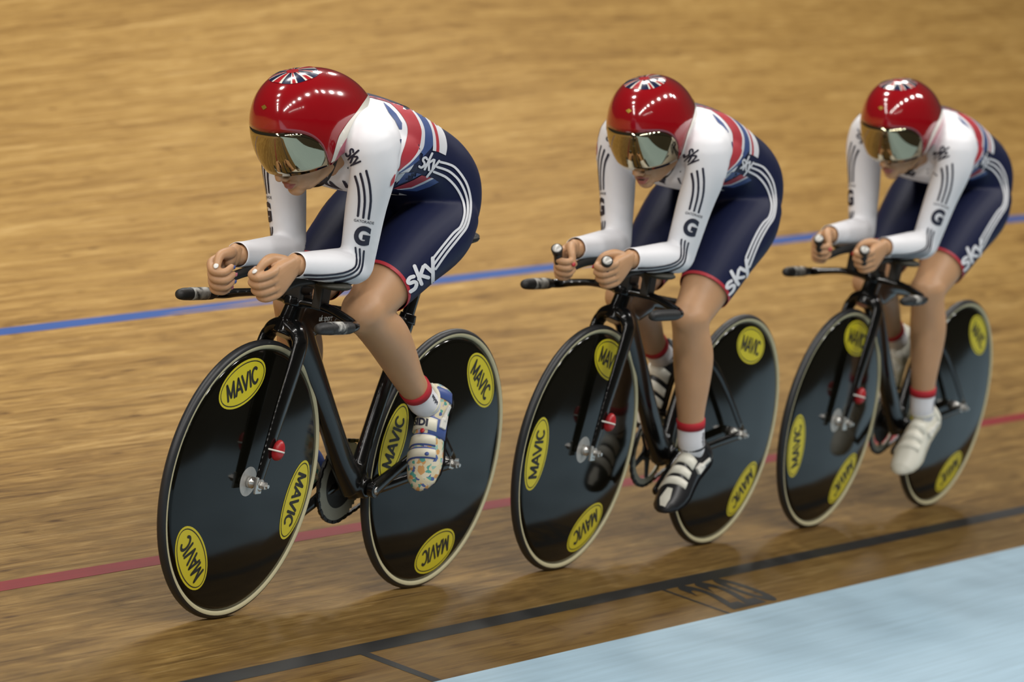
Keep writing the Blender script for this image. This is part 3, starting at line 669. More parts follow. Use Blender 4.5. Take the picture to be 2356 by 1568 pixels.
RIDERS = [
 dict(H=(-.580, .965), S=(-.075, 1.160), SR=(-.185, 1.140), elb=(-.180, .108, .860), elbR=(-.215, .098, .850), wri=(.060, .084, .864), wriR=(.042, .086, .852), hip=.088,
      L=dict(ank=(-.628, .112, .508), f=(.085, .035, -.21)), Rr=dict(ank=(-.462, .115, .335), f=(.82, 0, -.57)), th=.378, sh=.436,
      head=(-.040, 0, 1.145), rot=(32, -9, 3), shoe='floral', open=False),
 dict(H=(-.608, .985), S=(-.135, 1.172), SR=(-.225, 1.152), elb=(-.185, .108, .868), elbR=(-.225, .100, .858), wri=(.060, .084, .864), wriR=(.050, .084, .856), hip=.088,
      L=dict(ank=(-.462, .120, .335), f=(.82, .02, -.57)), Rr=dict(ank=(-.668, .115, .530), f=(.5, 0, -.866)), th=.387, sh=.382,
      head=(-.110, 0, 1.172), rot=(30, 6, 8), shoe='black', open=True),
 dict(H=(-.635, 1.008), S=(-.170, 1.186), SR=(-.215, 1.172), elb=(-.195, .108, .880), elbR=(-.215, .104, .872), wri=(.055, .084, .874), wriR=(.050, .096, .870), hip=.088,
      L=dict(ank=(-.425, .120, .355), f=(.766, .02, -.643)), Rr=dict(ank=(-.690, .115, .520), f=(.5, 0, -.866)), th=.412, sh=.400,
      head=(-.102, 0, 1.194), rot=(28, -1, 4), shoe='white', open=False)]

def simil(a0, a1, b0, b1):
    """in-plane (x,z) similarity taking segment a0a1 to b0b1, as 4x4"""
    z = complex(b1[0] - b0[0], b1[1] - b0[1]) / complex(a1[0] - a0[0], a1[1] - a0[1]); c, s = z.real, z.imag
    A = np.eye(4); A[0, 0], A[0, 2], A[2, 0], A[2, 2] = c, -s, s, c
    A[0, 3] = b0[0] - (c * a0[0] - s * a0[1]); A[2, 3] = b0[1] - (s * a0[0] + c * a0[1]); return A
def app(A, p): return A[:3, :3] @ np.asarray(p, float) + A[:3, 3]
def xz(p): return (p[0], p[-1])
def ik(h, a, l1, l2):
    h, a = V(*h), V(*a); d = np.linalg.norm(a - h); d = min(d, (l1 + l2) * .995); t = nrm(a - h)
    x = (l1 * l1 - l2 * l2 + d * d) / (2 * d); y = math.sqrt(max(0, l1 * l1 - x * x))
    fw = nrm(V(1, 0, .25) - t * np.dot(V(1, 0, .25), t)); return h + t * x + fw * y
def bisect_near(bm, co, no, r):
    co, no = Vector(co), Vector(no)
    vs = [v for v in bm.verts if (v.co - co).length < r]; vset = set(vs)
    es = [e for e in bm.edges if e.verts[0] in vset and e.verts[1] in vset]; fs = [f for f in bm.faces if all(v in vset for v in f.verts)]
    bmesh.ops.bisect_plane(bm, geom=vs + es + fs, plane_co=co, plane_no=no, dist=1e-6)

# ---- hand: a fist, thumb on top, fingers curling inwards; local frame x forward, y outward, z up, origin at the wrist
def hand_parts(thumb_in):
    P = []
    P.append(tube([(-.018, 0, .004), (.0, 0, .002), (.02, .002, .002)], [(.0165, .0215), (.0175, .024), (.018, .030)], 16, (0, 1, 0)))
    P.append(tube([(.0, .002, .0), (.035, .006, .0), (.066, .010, -.001), (.084, .010, -.002)], [(.015, .026), (.0155, .034), (.0145, .039), (.0125, .037)], 18, (0, 1, 0), e=2.6))
    zs = [.029, .010, -.010, -.028]; ln = [1.0, 1.07, 1.0, .84]
    nails = []
    for k in range(4):
        z = zs[k]; L = ln[k]; r = .0096 if k < 3 else .0082
        m = V(.080, .014, z); p1 = m + V(.026, -.016, -.001) * L; p2 = p1 + V(-.004, -.026, -.001) * L; p3 = p2 + V(-.024, -.006, 0) * L
        P.append(tube([m - V(.02, .004, 0), m, p1, p2, p3], [r * 1.05, r * 1.12, r * 1.05, r * .96, r * .80], 14, (0, 0, 1), m=4, round_ends=1.0))
        nails.append((p3 + V(-.002, -r * .72, 0), nrm(p3 - p2), k))
    b = V(.018, -.004, .020); q = V(.045, -.012, .038)
    if thumb_in: t1, t2 = V(.075, -.006, .049), V(.101, -.010, .038)
    else: t1, t2 = V(.073, -.026, .040), V(.092, -.038, .018)
    P.append(tube([b, q, t1, t2], [.015, .0145, .0112, .0088], 16, (0, 1, 0), m=5, round_ends=1.0))
    P.append(ellipsoid((.036, -.010, .020), (.026, .014, .020)))
    return P, (t2, nrm(t2 - t1)), nails

# ---- head in its own frame: x forward, z up
def head_parts(open_mouth):
    P = [ellipsoid((-.012, 0, .035), (.098, .074, .092), n=28, k=18), ellipsoid((.030, 0, -.030), (.060, .060, .060), n=24, k=16),
         ellipsoid((.038, 0, -.062), (.050, .050, .044), n=24, k=16), ellipsoid((.072, 0, -.092), (.020, .023, .019)), ellipsoid((.060, 0, -.080), (.030, .036, .022)),
         ellipsoid((.070, 0, -.048), (.027, .034, .030))]
    for s in (1, -1):
        P.append(ellipsoid((.060, s * .036, -.022), (.026, .024, .022)))                     # cheekbones
        P.append(tube([(-.005, s * .052, -.036), (.010, s * .048, -.062), (.052, s * .022, -.084)], [.018, .019, .018], 14, round_ends=1.0))   # jaw line
        P.append(ellipsoid((.074, s * .032, .012), (.016, .020, .012)))                       # brow
        P.append(ellipsoid((-.010, s * .074, -.012), (.016, .006, .028)))                      # ears
        P.append(ellipsoid((.106, s * .0105, -.047), (.0105, .0075, .0065)))                  # nostril wings
    P.append(tube([(.076, 0, .012), (.094, 0, -.010), (.113, 0, -.034), (.118, 0, -.042)], [(.009, .010), (.0095, .012), (.0115, .012), (.0100, .008)], 16, (0, 1, 0), round_ends=1.0))
    dz = .006 if open_mouth else 0.0
    P.append(tube([(.084, -.022, -.067), (.0955, -.009, -.0635), (.0965, 0, -.065), (.0955, .009, -.0635), (.084, .022, -.067)], [.004, .0062, .006, .0062, .004], 12, (0, 0, 1)))
    P.append(tube([(.083, -.020, -.069 - dz), (.0925, -.008, -.0745 - dz), (.0935, 0, -.0755 - dz), (.0925, .008, -.0745 - dz), (.083, .020, -.069 - dz)], [.004, .0068, .0072, .0068, .004], 12, (0, 0, 1)))
    return P

# ---- helmet surface in the head frame
HZC, HH, HF, HB, HWD = .036, .138, .138, .222, .108
def helm(az, el, off=0.0):
    def raw(az, el):
        ce, se = max(0.0, math.cos(el)) ** .82, math.sin(el); c, s = math.cos(az), math.sin(az)
        if c >= 0: x, y = HF * c, HWD * math.copysign(abs(s) ** .92, s)
        else: x, y = HB * c * (0.75 + .25 * abs(c)), HWD * math.copysign(abs(s) ** 1.18, s)
        x, y = x * ce, y * ce; z = HZC + HH * se
        if x < 0: z -= .080 * (-x / HB) ** 1.25
        z += .010 * max(0, x / HF) * se
        if se < 0: y *= 1 + .10 * se; z *= 1.0
        return V(x, y, z)
    p = raw(az, el)
    if off:
        a = raw(az + .01, el) - raw(az - .01, el); b = raw(az, el + .01) - raw(az, el - .01); n = np.cross(a, b)
        if np.linalg.norm(n) < 1e-9: n = V(0, 0, 1)
        p = p + nrm(n) * off
    return p
AZV = math.radians(73)
def el_min(az):
    a = abs((az + PI) % (2 * PI) - PI)
    return math.radians(np.interp(math.degrees(a), [0, 30, 60, 80, 105, 140, 180], [-26, -27, -31, -34, -27, -15, -11]))
def el_brim(az):
    a = abs((az + PI) % (2 * PI) - PI)
    if a >= AZV: return el_min(az)
    top = math.radians(22 - 6 * (a / AZV) ** 2); return el_min(az) + (top - el_min(az)) * (1 - (a / AZV) ** 5) ** .45
def helmet_mesh(NA=144, NV=8, NS=26):
    azs = np.linspace(-PI, PI, NA, endpoint=False)
    sv, sf = [], []
    for az in azs:
        e0 = el_brim(az)
        for k in range(NS): sv.append(helm(az, e0 + (math.radians(89.7) - e0) * (k / (NS - 1)) ** .9))
    for i in range(NA):
        j = (i + 1) % NA
        for k in range(NS - 1): sf.append((i * NS + k, j * NS + k, j * NS + k + 1, i * NS + k + 1))
    sf.append(tuple(i * NS + NS - 1 for i in range(NA)))
    va = [a for a in np.linspace(-AZV, AZV, 73)]; vv, vf = [], []
    for az in va:
        e0, e1 = el_min(az), el_brim(az)
        for k in range(NV + 1): vv.append(helm(az, e0 + (e1 - e0) * k / NV, -.0012))
    for i in range(len(va) - 1):
        for k in range(NV): vf.append((i * (NV + 1) + k, (i + 1) * (NV + 1) + k, (i + 1) * (NV + 1) + k + 1, i * (NV + 1) + k + 1))
    return (np.array(sv), sf), (np.array(vv), vf)
HSHELL, HVISOR = helmet_mesh()

# ---- shoe in its own frame: x towards the toe, z up from the sole, y to the outer side; ankle joint at (0,0,.088)
SHX = [-.070, -.062, -.035, 0.0, .04, .08, .115, .145, .172, .188, .196]
SHW = [.010, .026, .033, .033, .033, .039, .045, .044, .036, .022, .006]
SHT = [.052, .076, .088, .092, .092, .080, .064, .050, .040, .029, .020]
SHB = [.016, .006, .002, .004, .006, .004, .000, .001, .004, .009, .014]
def shoe_ring(x, off=0.0, n=28):
    wd, tp, bt = np.interp(x, SHX, SHW) + off, np.interp(x, SHX, SHT) + off, np.interp(x, SHX, SHB)
    t = np.linspace(0, 2 * PI, n, endpoint=False); y = wd * np.sign(np.cos(t)) * np.abs(np.cos(t)) ** .8; z = np.sin(t)
    zc = bt + (tp - bt) * .38; yo = .006 * max(0, (x - .05) / .14) * -1
    z = np.where(z > 0, zc + (tp - zc) * np.abs(z) ** .9, zc - (zc - bt) * np.abs(z) ** .55)
    return np.c_[np.full(n, x), y * (1 - .25 * np.clip((np.sin(t)), 0, 1)) + yo, z]
def shoe_mesh():
    xs = np.concatenate([np.linspace(-.070, -.05, 5), np.linspace(-.04, .16, 18), np.linspace(.168, .196, 8)]); return loft([shoe_ring(x) for x in xs])
def shoe_strap(x0, x1, a0, a1, off, lean=0.0):
    rs = []
    n = 26; ang = np.linspace(a0, a1, n)
    def pt(x, a, o):
        R = shoe_ring(x, o, 72); k = (a % (2 * PI)) / (2 * PI) * 72; i = int(k) % 72; fr = k - int(k); return R[i] * (1 - fr) + R[(i + 1) % 72] * fr
    v = []; f = []
    for j, a in enumerate(ang):
        sh = lean * (j / (n - 1) - .5)
        v += [pt(x0 + sh, a, .0002), pt(x0 + sh + .001, a, off), pt(x1 + sh - .001, a, off), pt(x1 + sh, a, .0002)]
    for j in range(n - 1):
        for k in range(3): f.append((j * 4 + k, (j + 1) * 4 + k, (j + 1) * 4 + k + 1, j * 4 + k + 1))
    f += [(0, 1, 2, 3), ((n - 1) * 4 + 3, (n - 1) * 4 + 2, (n - 1) * 4 + 1, (n - 1) * 4)]
    return np.array(v), f

PLAB = ['leading cyclist in white and navy skinsuit with floral patterned shoes', 'middle cyclist in white and navy skinsuit with black and white strapped shoes', 'rearmost cyclist in white and navy skinsuit with plain white shoes']
def sky(O, ex, ey, wd):
    return sky1(O, ex, ey, wd, 1), sky1(O, ex, ey, wd, -1)
def sky1(O, ex, ey, wd, sg):
    O, ex, ey = V(*O), V(*ex), V(*ey)
    G = [curve_pts([(.30, .60), (.16, .68), (.03, .60), (.06, .46), (.22, .36), (.27, .20), (.14, .05), (-.05, .08)], 3), [(.50, 1.0), (.42, .0)], [(.42, .30), (.76, .66)], [(.53, .40), (.74, .02)], [(.84, .66), (.95, .14)], [(1.20, .68), (.80, -.38)]]
    return ribbons([[tuple(O + ex * (x if sg > 0 else 1.15 - x) + ey * y) for x, y in g] for g in G], wd)
R0 = RIDERS[0]
def legs(R):
    out = {}
    for key, s in (('L', 1), ('Rr', -1)):
        q = R[key]; h = V(R['H'][0], s * R['hip'], R['H'][1]); a = V(q['ank'][0], s * q['ank'][1], q['ank'][2])
        k = ik(h, a, R['th'], R['sh']); k[1] = s * (.098 if key == 'L' else .10)
        f = nrm(V(q['f'][0], s * q['f'][1], q['f'][2])); out[key] = (h, k, a, f)
    return out
LEG0 = legs(R0)
def build_rider(i):
    R = RIDERS[i]; root = empty('person', bike_matrix(i)); tag(root, PLAB[i], 'person', 'cyclists riding in line')
    TT = simil(R0['H'], R0['S'], R['H'], R['S'])
    LG = legs(R)
    sh = {1: V(R['S'][0], .165, R['S'][1]), -1: V(R['SR'][0], -.155, R['SR'][1])}
    el = {1: V(*R['elb']), -1: V(*R['elbR']) * V(1, -1, 1)}
    wr = {1: V(*R['wri']), -1: V(*R['wriR']) * V(1, -1, 1)}
    tp = [(-.602, .915), (-.612, .970), (-.596, 1.035), (-.545, 1.080), (-.47, 1.112), (-.35, 1.135), (-.235, 1.140), (-.150, 1.150), (-.115, 1.150)]
    ta = [(.120, .070), (.155, .096), (.160, .110), (.152, .107), (.138, .098), (.148, .106), (.158, .118), (.135, .104), (.095, .075)]
    tp3 = [app(TT, (x, 0, z)) for x, z in tp]
    def body_parts(d, full):
        P = [tube(tp3, [(a - d, b - d) for a, b in ta], 36, (0, 1, 0), e=2.6, m=5)]
        for s in (1, -1):
            P.append(tube([app(TT, (-.19, s * .05, 1.165)), sh[s] + V(-.03, -s * .03, .002), sh[s]], [.075 - d, .070 - d, .060 - d], 18, m=4, round_ends=.6))
            P.append(tube([app(TT, (-.26, s * .10, 1.13)), sh[s] + V(-.03, -s * .02, -.03)], [.075 - d, .050 - d], 18, m=4, round_ends=.6))
            u = el[s] - sh[s]
            P.append(tube([sh[s] + V(0, -s * .01, 0), sh[s] + u * .18 + V(0, s * .004, 0), sh[s] + u * .5, sh[s] + u * .8, el[s]], [.058 - d, .054 - d, .0475 - d, .0425 - d, .040 - d], 20, m=4, round_ends=.9))
            q = wr[s] - el[s]
            P.append(tube([el[s] + V(0, 0, -.001), el[s] + q * .22 + V(0, 0, .002), el[s] + q * .55, el[s] + q * .85, wr[s]], [.040 - d, .041 - d, .037 - d, .031 - d, .030 - d], 20, m=4, round_ends=.5))
            h, k, a, f = LG['L' if s > 0 else 'Rr']; t = k - h
            fw = nrm(np.cross(V(0, 1, 0), t)); fw = fw if fw[0] > 0 else -fw
            P.append(tube([h + V(-.02, 0, .02), h + t * .12 + V(0, s * .008, 0), h + t * .38 + fw * .006, h + t * .62 + fw * .005, h + t * .84, k], [.086 - d, .094 - d, .091 - d, .080 - d, .066 - d, .057 - d], 24, m=4, round_ends=.5))
            P.append(ellipsoid(h + V(-.022, s * -.004, .030), (.088 - d, .079 - d, .108 - d))); P.append(ellipsoid(h + V(-.012, s * -.006, .050), (.085 - d, .074 - d, .080 - d)))
            if full:
                t2 = a - k; bk = nrm(np.cross(V(0, 1, 0), t2)); bk = bk if bk[0] < 0 else -bk
                P.append(tube([k - t2 * .02, k + t2 * .10 + bk * .002, k + t2 * .30 + bk * .015, k + t2 * .48 + bk * .011, k + t2 * .72, k + t2 * .90, a], [.0545, .0505, .0555, .050, .0385, .0335, .031], 22, m=4, round_ends=.7))
                P.append(ellipsoid(k - bk * .020 + t2 * .005, (.036, .036, .042)))
        return P
    # ---- body: one skin mesh, head and hands included
    hR = np.array((Matrix.Rotation(math.radians(R['rot'][1]), 4, 'Z') @ Matrix.Rotation(math.radians(R['rot'][0]), 4, 'Y') @ Matrix.Rotation(math.radians(R['rot'][2]), 4, 'X')))
    HM = np.eye(4); HM[:3, :3] = hR[:3, :3]; HM[:3, 3] = R['head']
    neck = tube([app(TT, (-.23, 0, 1.150)), app(TT, (-.16, 0, 1.118)), app(HM, (-.040, 0, -.055)), app(HM, (-.010, 0, -.03)), app(HM, (-.005, 0, .02))], [.075, .062, .055, .050, .045], 24, m=5, round_ends=.8)
    coarse = union(body_parts(.0055, True) + [neck], .0065, 6)
    headm = xf(union(head_parts(R['open']), .0026, 4), HM)
    hands = []; nailm = []
    for s in (1, -1):
        HP, (tt_, td), nails = hand_parts(i == 0)
        hv = union(HP, .0021, 3)
        pitch = math.radians([30, 28, 28][i]); yaw = math.radians(-8)
        A = Matrix.Rotation(yaw, 4, 'Z') @ Matrix.Rotation(pitch, 4, 'Y'); A = np.array(A)
        def place(m):
            m = xf((m[0] * (1.03 if i == 0 else .95), m[1]), A)
            if s < 0: m = mirror(m)
            return m[0] + (wr[s] + V(.012, 0, -.002)), m[1]
        hands.append(place(hv))
        up = V(0, 0, 1); n_ = nrm(up - td * np.dot(up, td))
        Rn = np.c_[td, np.cross(n_, td), n_]
        nm = place(ellipsoid(tt_ + n_ * .0070 + td * .003, (.0075, .0060, .0024), Rn, 14, 8)); nailm.append(('chalk' if i == 0 else 'redplastic', nm))
        if i == 0:
            for p, d3, k in nails: nailm.append(('shoeblue' if k % 2 == 0 else 'helmetpink', place(ellipsoid(p, (.0055, .002, .0045), None, 10, 6))))
    v, f = join(coarse, headm, *hands)
    body = mesh_obj('body', v, f, 'skin', root)
    for mm, nm in nailm: mesh_obj('fingernail', *nm, mm, body)
    # lips laid over the face
    hb = bvh_of(headm)
    def lipmap(off):
        O, D = app(HM, (.3, 0, -.0685)), -HM[:3, 0]
        return ray_mapper(hb, O - D * 0, HM[:3, 1], HM[:3, 2], D, off)
    dz = .005 if R['open'] else 0
    up_ = poly_mesh([[(-.021, .001), (-.010, .0062), (-.003, .0078), (0, .0066), (.003, .0078), (.010, .0062), (.021, .001), (.008, -.0008 + dz * .2), (-.008, -.0008 + dz * .2)]])
    lo_ = poly_mesh([[(-.020, -.0005), (-.008, -.0012 - dz), (.008, -.0012 - dz), (.020, -.0005), (.011, -.0095 - dz), (0, -.0118 - dz), (-.011, -.0095 - dz)]])
    for pm in (up_, lo_):
        dv, df = drape(pm, .004, lipmap(.0006), .02)
        if len(dv): mesh_obj('lip', dv, df, 'lips', body)
    if R['open']:
        dv, df = drape(poly_mesh([[(-.012, 0.0), (-.006, .001), (.006, .001), (.012, 0.0), (.006, -.0065), (-.006, -.0065)]]), .004, lipmap(.0009), .02)
        if len(dv): mesh_obj('mouth', dv, df, 'stickerblack', body)
    # ---- skinsuit
    sv, sf = union(body_parts(0.0, False), .0050, 14)
    me = bpy.data.meshes.new('skinsuit'); me.from_pydata(sv.tolist(), [], sf); me.update()
    bm = bmesh.new(); bm.from_mesh(me)
    kill = []
    bands_ = []
    for s in (1, -1):
        h, k, a, fdir = LG['L' if s > 0 else 'Rr']; t = nrm(k - h); frac = .76; c = h + (k - h) * frac
        bisect_near(bm, c, t, .13); bisect_near(bm, c - t * .009, t, .13); bands_.append((c, t))
        q = nrm(wr[s] - el[s]); bisect_near(bm, wr[s] - q * .004, q, .07)
    p0, p1 = app(TT, (-.30, 0, 1.22)), app(TT, (-.20, 0, 1.02)); dd = nrm(p1 - p0); pn = V(-dd[2], 0, dd[0]); pn = pn if pn[0] > 0 else -pn
    bisect_near(bm, p0, pn, .45)
    nb, nbr = app(HM, (-.045, 0, -.07)), .0
    npn = nrm(app(HM, (0, 0, 0)) - app(TT, (-.16, 0, 1.16)))
    fl = list(bm.faces); Cn = np.array([fc.calc_center_median()[:] for fc in fl])
    mi = np.ones(len(fl), int); kl = np.zeros(len(fl), bool)
    def segd(a, b):
        tt = np.clip((Cn - a) @ (b - a) / np.dot(b - a, b - a), 0, 1); return np.linalg.norm(Cn - a - np.outer(tt, b - a), axis=1)
    torso_white = ((Cn - p0) @ pn > 0) & (Cn[:, 2] > R['H'][1] + .02)
    mi[torso_white] = 0
    for s, (bc, bt) in zip((1, -1), bands_):
        sd_ = Cn[:, 1] * s > 0; dn = (Cn - bc) @ bt; ds = np.linalg.norm(Cn - bc, axis=1)
        h, k, a, _ = LG['L' if s > 0 else 'Rr']
        da = np.minimum(segd(sh[s], el[s]), segd(el[s], wr[s]))
        mi[sd_ & (da < .075) & (da / .05 < segd(h, k) / .08) & (Cn[:, 0] > el[s][0] - .06)] = 0
        mi[sd_ & (dn > -.009) & (ds < .11)] = 2
        kl |= sd_ & (dn > 1e-5) & (ds < .16)
        q = nrm(wr[s] - el[s]); kl |= sd_ & ((Cn - wr[s]) @ q > -.004) & (np.linalg.norm(Cn - wr[s], axis=1) < .08)
    for fc, m_i in zip(fl, mi): fc.smooth = True; fc.material_index = int(m_i)
    kill = [fc for fc, q in zip(fl, kl) if q]
    bmesh.ops.delete(bm, geom=list(set(kill)), context='FACES')
    bm.to_mesh(me); bm.free()
    for k in ('white', 'navy', 'red'): me.materials.append(M[k])
    suit = bpy.data.objects.new('skinsuit', me); COL.objects.link(suit); suit.parent = root
    tag(suit, 'white and navy skinsuit with red hems and union flag bands')
    sol = suit.modifiers.new('s', 'SOLIDIFY'); sol.thickness = .0012; sol.offset = 1
    vco = [v_.co.copy() for v_ in me.vertices]; pol = [tuple(p_.vertices) for p_ in me.polygons]; Cn = np.array([p_.center[:] for p_ in me.polygons])
    arm = np.zeros(len(pol), bool)
    for s in (1, -1):
        u = el[s] - sh[s]; tt_ = (Cn - sh[s]) @ u / np.dot(u, u)
        arm |= (Cn[:, 1] * s > 0) & (((segd(sh[s], el[s]) < .070) & (tt_ > .30)) | (segd(el[s], wr[s]) < .055))
    st_all = BVHTree.FromPolygons(vco, pol); st_torso = BVHTree.FromPolygons(vco, [p_ for p_, a_ in zip(pol, arm) if not a_])
    # ---- prints laid on the suit
    h0, k0 = LEG0['L'][0], LEG0['L'][1]; 
    def lay(name, mm2, matn, off, mode, grid=.008, graze=.03):
        for s in (1, -1):
            m2 = mm2 if not isinstance(mm2[0], tuple) else mm2[0 if s > 0 else 1]
            h, k = LG['L' if s > 0 else 'Rr'][:2]; TL = simil(xz(h0), xz(k0), xz(h), xz(k)); TA = simil(R0['S'], xz(R0['elb']), xz(sh[s]), xz(el[s])); TF = simil(xz(R0['elb']), xz(R0['wri']), xz(el[s]), xz(wr[s]))
            def mp(p):
                q = PC + PU * p[0] + PW * p[1]
                if mode == 'torso': A = TT
                elif mode == 'arm': A = TA
                elif mode == 'fore': 
                    w_ = np.clip((q[2] - .87) / .05, 0, 1); A = TF * (1 - w_) + TA * w_
                elif mode == 'thigh': A = TL
                else:
                    w_ = np.clip((-.02 - p[1]) / .12, 0, 1); w_ = w_ * w_ * (3 - 2 * w_); A = TT * (1 - w_) + TL * w_
                o, d = app(A, q), nrm(A[:3, :3] @ PD)
                if s < 0: o, d = o * V(1, -1, 1), d * V(1, -1, 1)
                o, d = Vector(o), Vector(d)
                hh, nn, idx, ds = (st_torso if mode in ('torso', 'hip', 'thigh') else st_all).ray_cast(o - d * .9, d, 2.0)
                if hh is None: return None
                if nn.dot(d) > 0: nn = -nn
                if nn.dot(d) > -graze: return None
                return hh + nn * (off + .0018)
            dv, df = drape(m2, grid, mp, .034 if mode != 'torso' else .042)
            if len(dv) and len(df):
                if s < 0: df = [tuple(reversed(q)) for q in df]
                for iv, jf in islands(dv, df): mesh_obj(name, iv, jf, matn, suit)
    def st(L, wd): return ribbons([curve_pts(pts, 3) if len(pts) > 2 else pts for pts in L], wd)
    lay('flag_band', strip(PR['red_l'], PR['red_r']), 'red', .0006, 'torso')
    lay('flag_band', strip(PR['red_r'], PR['white_r']), 'inkwhite', .0006, 'torso')
    lay('flag_band', strip(PR['white_r'], PR['blue_r']), 'blue', .0006, 'torso')
    lay('flag_band', strip(PR['blue_r2'], PR['w2_r']), 'inkwhite', .0008, 'torso')
    lay('flag_band', strip(PR['w2_r'], PR['red2_r']), 'red', .0008, 'torso')
    lay('flag_band', strip(PR['red2_r'], PR['w3_r']), 'inkwhite', .0008, 'torso')
    bp_ = poly_mesh([[(-.175, .045), (-.24, .085), (-.32, .075), (-.40, .055), (-.40, -.055), (-.32, -.075), (-.24, -.085), (-.175, -.045)]])
    Dn = TT[:3, :3] @ V(0, 0, -1); 
    def top(p):
        hh, nn, idx, ds = st_torso.ray_cast(Vector(app(TT, (p[0], p[1], 1.6))), Vector(nrm(Dn)), 2.0)
        return None if hh is None else hh + (nn if nn.z > 0 else -nn) * .0026
    dv, df = drape(bp_, .012, top, .06); mesh_obj('back_panel', dv, df, 'navy', suit)
    for y0 in (.075, -.075):
        dv, df = drape(poly_mesh([[(-.19, y0 * .55), (-.205, y0 * .9), (-.245, y0 * 1.22), (-.245, y0 * 1.0)]]), .012, top, .06); mesh_obj('back_panel', dv, df, 'red', suit)
    lay('flag_band', poly_mesh([PR['blue_sliver']]), 'blue', .0010, 'torso')
    for nme, mm in (('belly_red', 'red'), ('belly_white', 'inkwhite'), ('belly_blue', 'blue'), ('belly_red2', 'red'), ('belly_white2', 'inkwhite'), ('belly_blue2', 'blue'), ('belly_wedge', 'inkwhite')):
        lay('flag_band', poly_mesh([PR[nme]]), mm, .0008, 'torso', .006, .01)
    lay('suit_lettering', sky(*PR['sky_flank'], .0054), 'inkwhite', .0012, 'torso', .006)
    for L in PR['hip']: lay('hip_stripe', st([L], .0056), 'inkwhite', .0012, 'hip')
    lay('suit_lettering', sky(*PR['sky_thigh'], .0088), 'inkwhite', .0012, 'thigh', .006)
    lay('suit_lettering', sky(*PR['sky_arm'], .0041), 'inknavy', .0010, 'arm', .006)
    for L in PR['arm_str']: lay('arm_stripe', st([L], .0052), 'inknavy', .0010, 'arm')
    for L in PR['fore_str']: lay('sleeve_stripe', st([L], .0042), 'inknavy', .0010, 'fore', .006)
    lay('chest_mark', st(PR['chest_mark'], .0035), 'inknavy', .0010, 'torso', .006)
    lay('chest_mark', st(PR['neck_sky'], .0060), 'inknavy', .0010, 'torso', .006)
    gv, gf = text_mesh('G', .057, bold=.0030); lay('suit_lettering', tuple((gv * V(.86 * q, 1) + np.array(PR['G'][0]) - V(0, .002), gf) for q in (1, -1)), 'inknavy', .0010, 'arm', .006)
    gv, gf = text_mesh('GATORADE', .0085, bold=.0001); lay('suit_lettering', tuple((gv * V(q, 1) + np.array(PR['gat'][0]) + V(0, .005), gf) for q in (1, -1)), 'inknavy', .0010, 'arm', .01)
    # ---- helmet
    he = mesh_obj('helmet', *xf(HSHELL, HM), 'helmet', root); tag(he, 'glossy red aero helmet with union flag on the crown')
    sol = he.modifiers.new('s', 'SOLIDIFY'); sol.thickness = .006; sol.offset = -1
    vi = mesh_obj('visor', *xf(HVISOR, HM), 'visor', he); sol = vi.modifiers.new('s', 'SOLIDIFY'); sol.thickness = .002; sol.offset = -1
    tag(vi, 'amber mirrored visor')
    rad = math.radians
    for s in (1, -1):
        def hm(p, off): return app(HM, helm(s * rad(p[0]), rad(p[1]), off))
        wl = [(176, 15), (155, 19), (135, 17), (118, 11), (101, 3), (87, -9), (76, -30)]; wr2 = [(176, 10), (155, 12), (135, 9), (118, 2), (104, -7), (92, -18), (82, -31)]
        lowp = [(176, -10), (155, -12), (135, -16), (118, -21), (106, -25), (97, -28), (84, -32.5)]
        for A, B_, mm, off in ((wl, wr2, 'helmetwhite', .0008), (wr2, lowp, 'helmetpink', .0007)):
            dv, df = drape(strip(A, B_, 6), 6, lambda p: hm(p, off), .08)
            if s > 0: pass
            else: df = [tuple(reversed(q)) for q in df]
            mesh_obj('helmet_trim', dv, df, mm, he)
        # chin strap
        sv2, sf2 = tube([app(HM, (-.012, s * .080, -.02)), app(HM, (.000, s * .066, -.062)), app(HM, (.018, s * .040, -.103)), app(HM, (.024, 0, -.116))], [(.008, .0016)] * 4, 10, HM[:3, 0], m=5); mesh_obj('chin_strap', sv2, sf2, 'strap', he)
    htree = bvh_of(xf(HSHELL, HM))
    crown = app(HM, (-.012, 0, .20))
    cm = ray_mapper
    ux, uy, ud = -HM[:3, 1], HM[:3, 0], -HM[:3, 2]
    tl = np.linspace(0, 2 * PI, 36, endpoint=False)
    def blob(t): return (.052 * math.copysign(abs(math.cos(t)) ** .8, math.cos(t)), .060 * math.sin(t) * (1.0 if math.sin(t) < 0 else .95))
    base = poly_mesh([[blob(t) for t in tl]])
    def onhead(nm, m2, mm, off, grid=.008):
        dv, df = drape(m2, grid, cm(htree, crown, ux, uy, ud, off), .05)
        if len(dv): mesh_obj(nm, dv, df, mm, he)
    onhead('crown_flag', base, 'helmetnavy', .0008)
    def ray_poly(t0, t1, k=1.0): return [(0, 0), tuple(k * q for q in blob(t0)), tuple(k * q for q in blob((t0 + t1) / 2)), tuple(k * q for q in blob(t1))]
    for ang, hw in ((88, 13), (268, 13), (-4, 12), (176, 12), (44, 9), (134, 9), (224, 9), (312, 9)):
        onhead('crown_flag', poly_mesh([ray_poly(rad(ang - hw), rad(ang + hw))]), 'helmetwhite', .0012)
        onhead('crown_flag', poly_mesh([ray_poly(rad(ang - hw * .5), rad(ang + hw * .5))]), 'helmetred', .0016)
    onhead('crown_flag', poly_mesh([[(.014 * math.cos(t), .014 * math.sin(t)) for t in tl]]), 'helmetred', .0018)
    dv, df = drape(poly_mesh([[(-5, 46), (0, 48.5), (5, 46), (0, 43)]]), 3, lambda p: app(HM, helm(rad(p[0]), rad(p[1]), .0010)), .05); mesh_obj('helmet_badge', dv, df, 'gold', he)
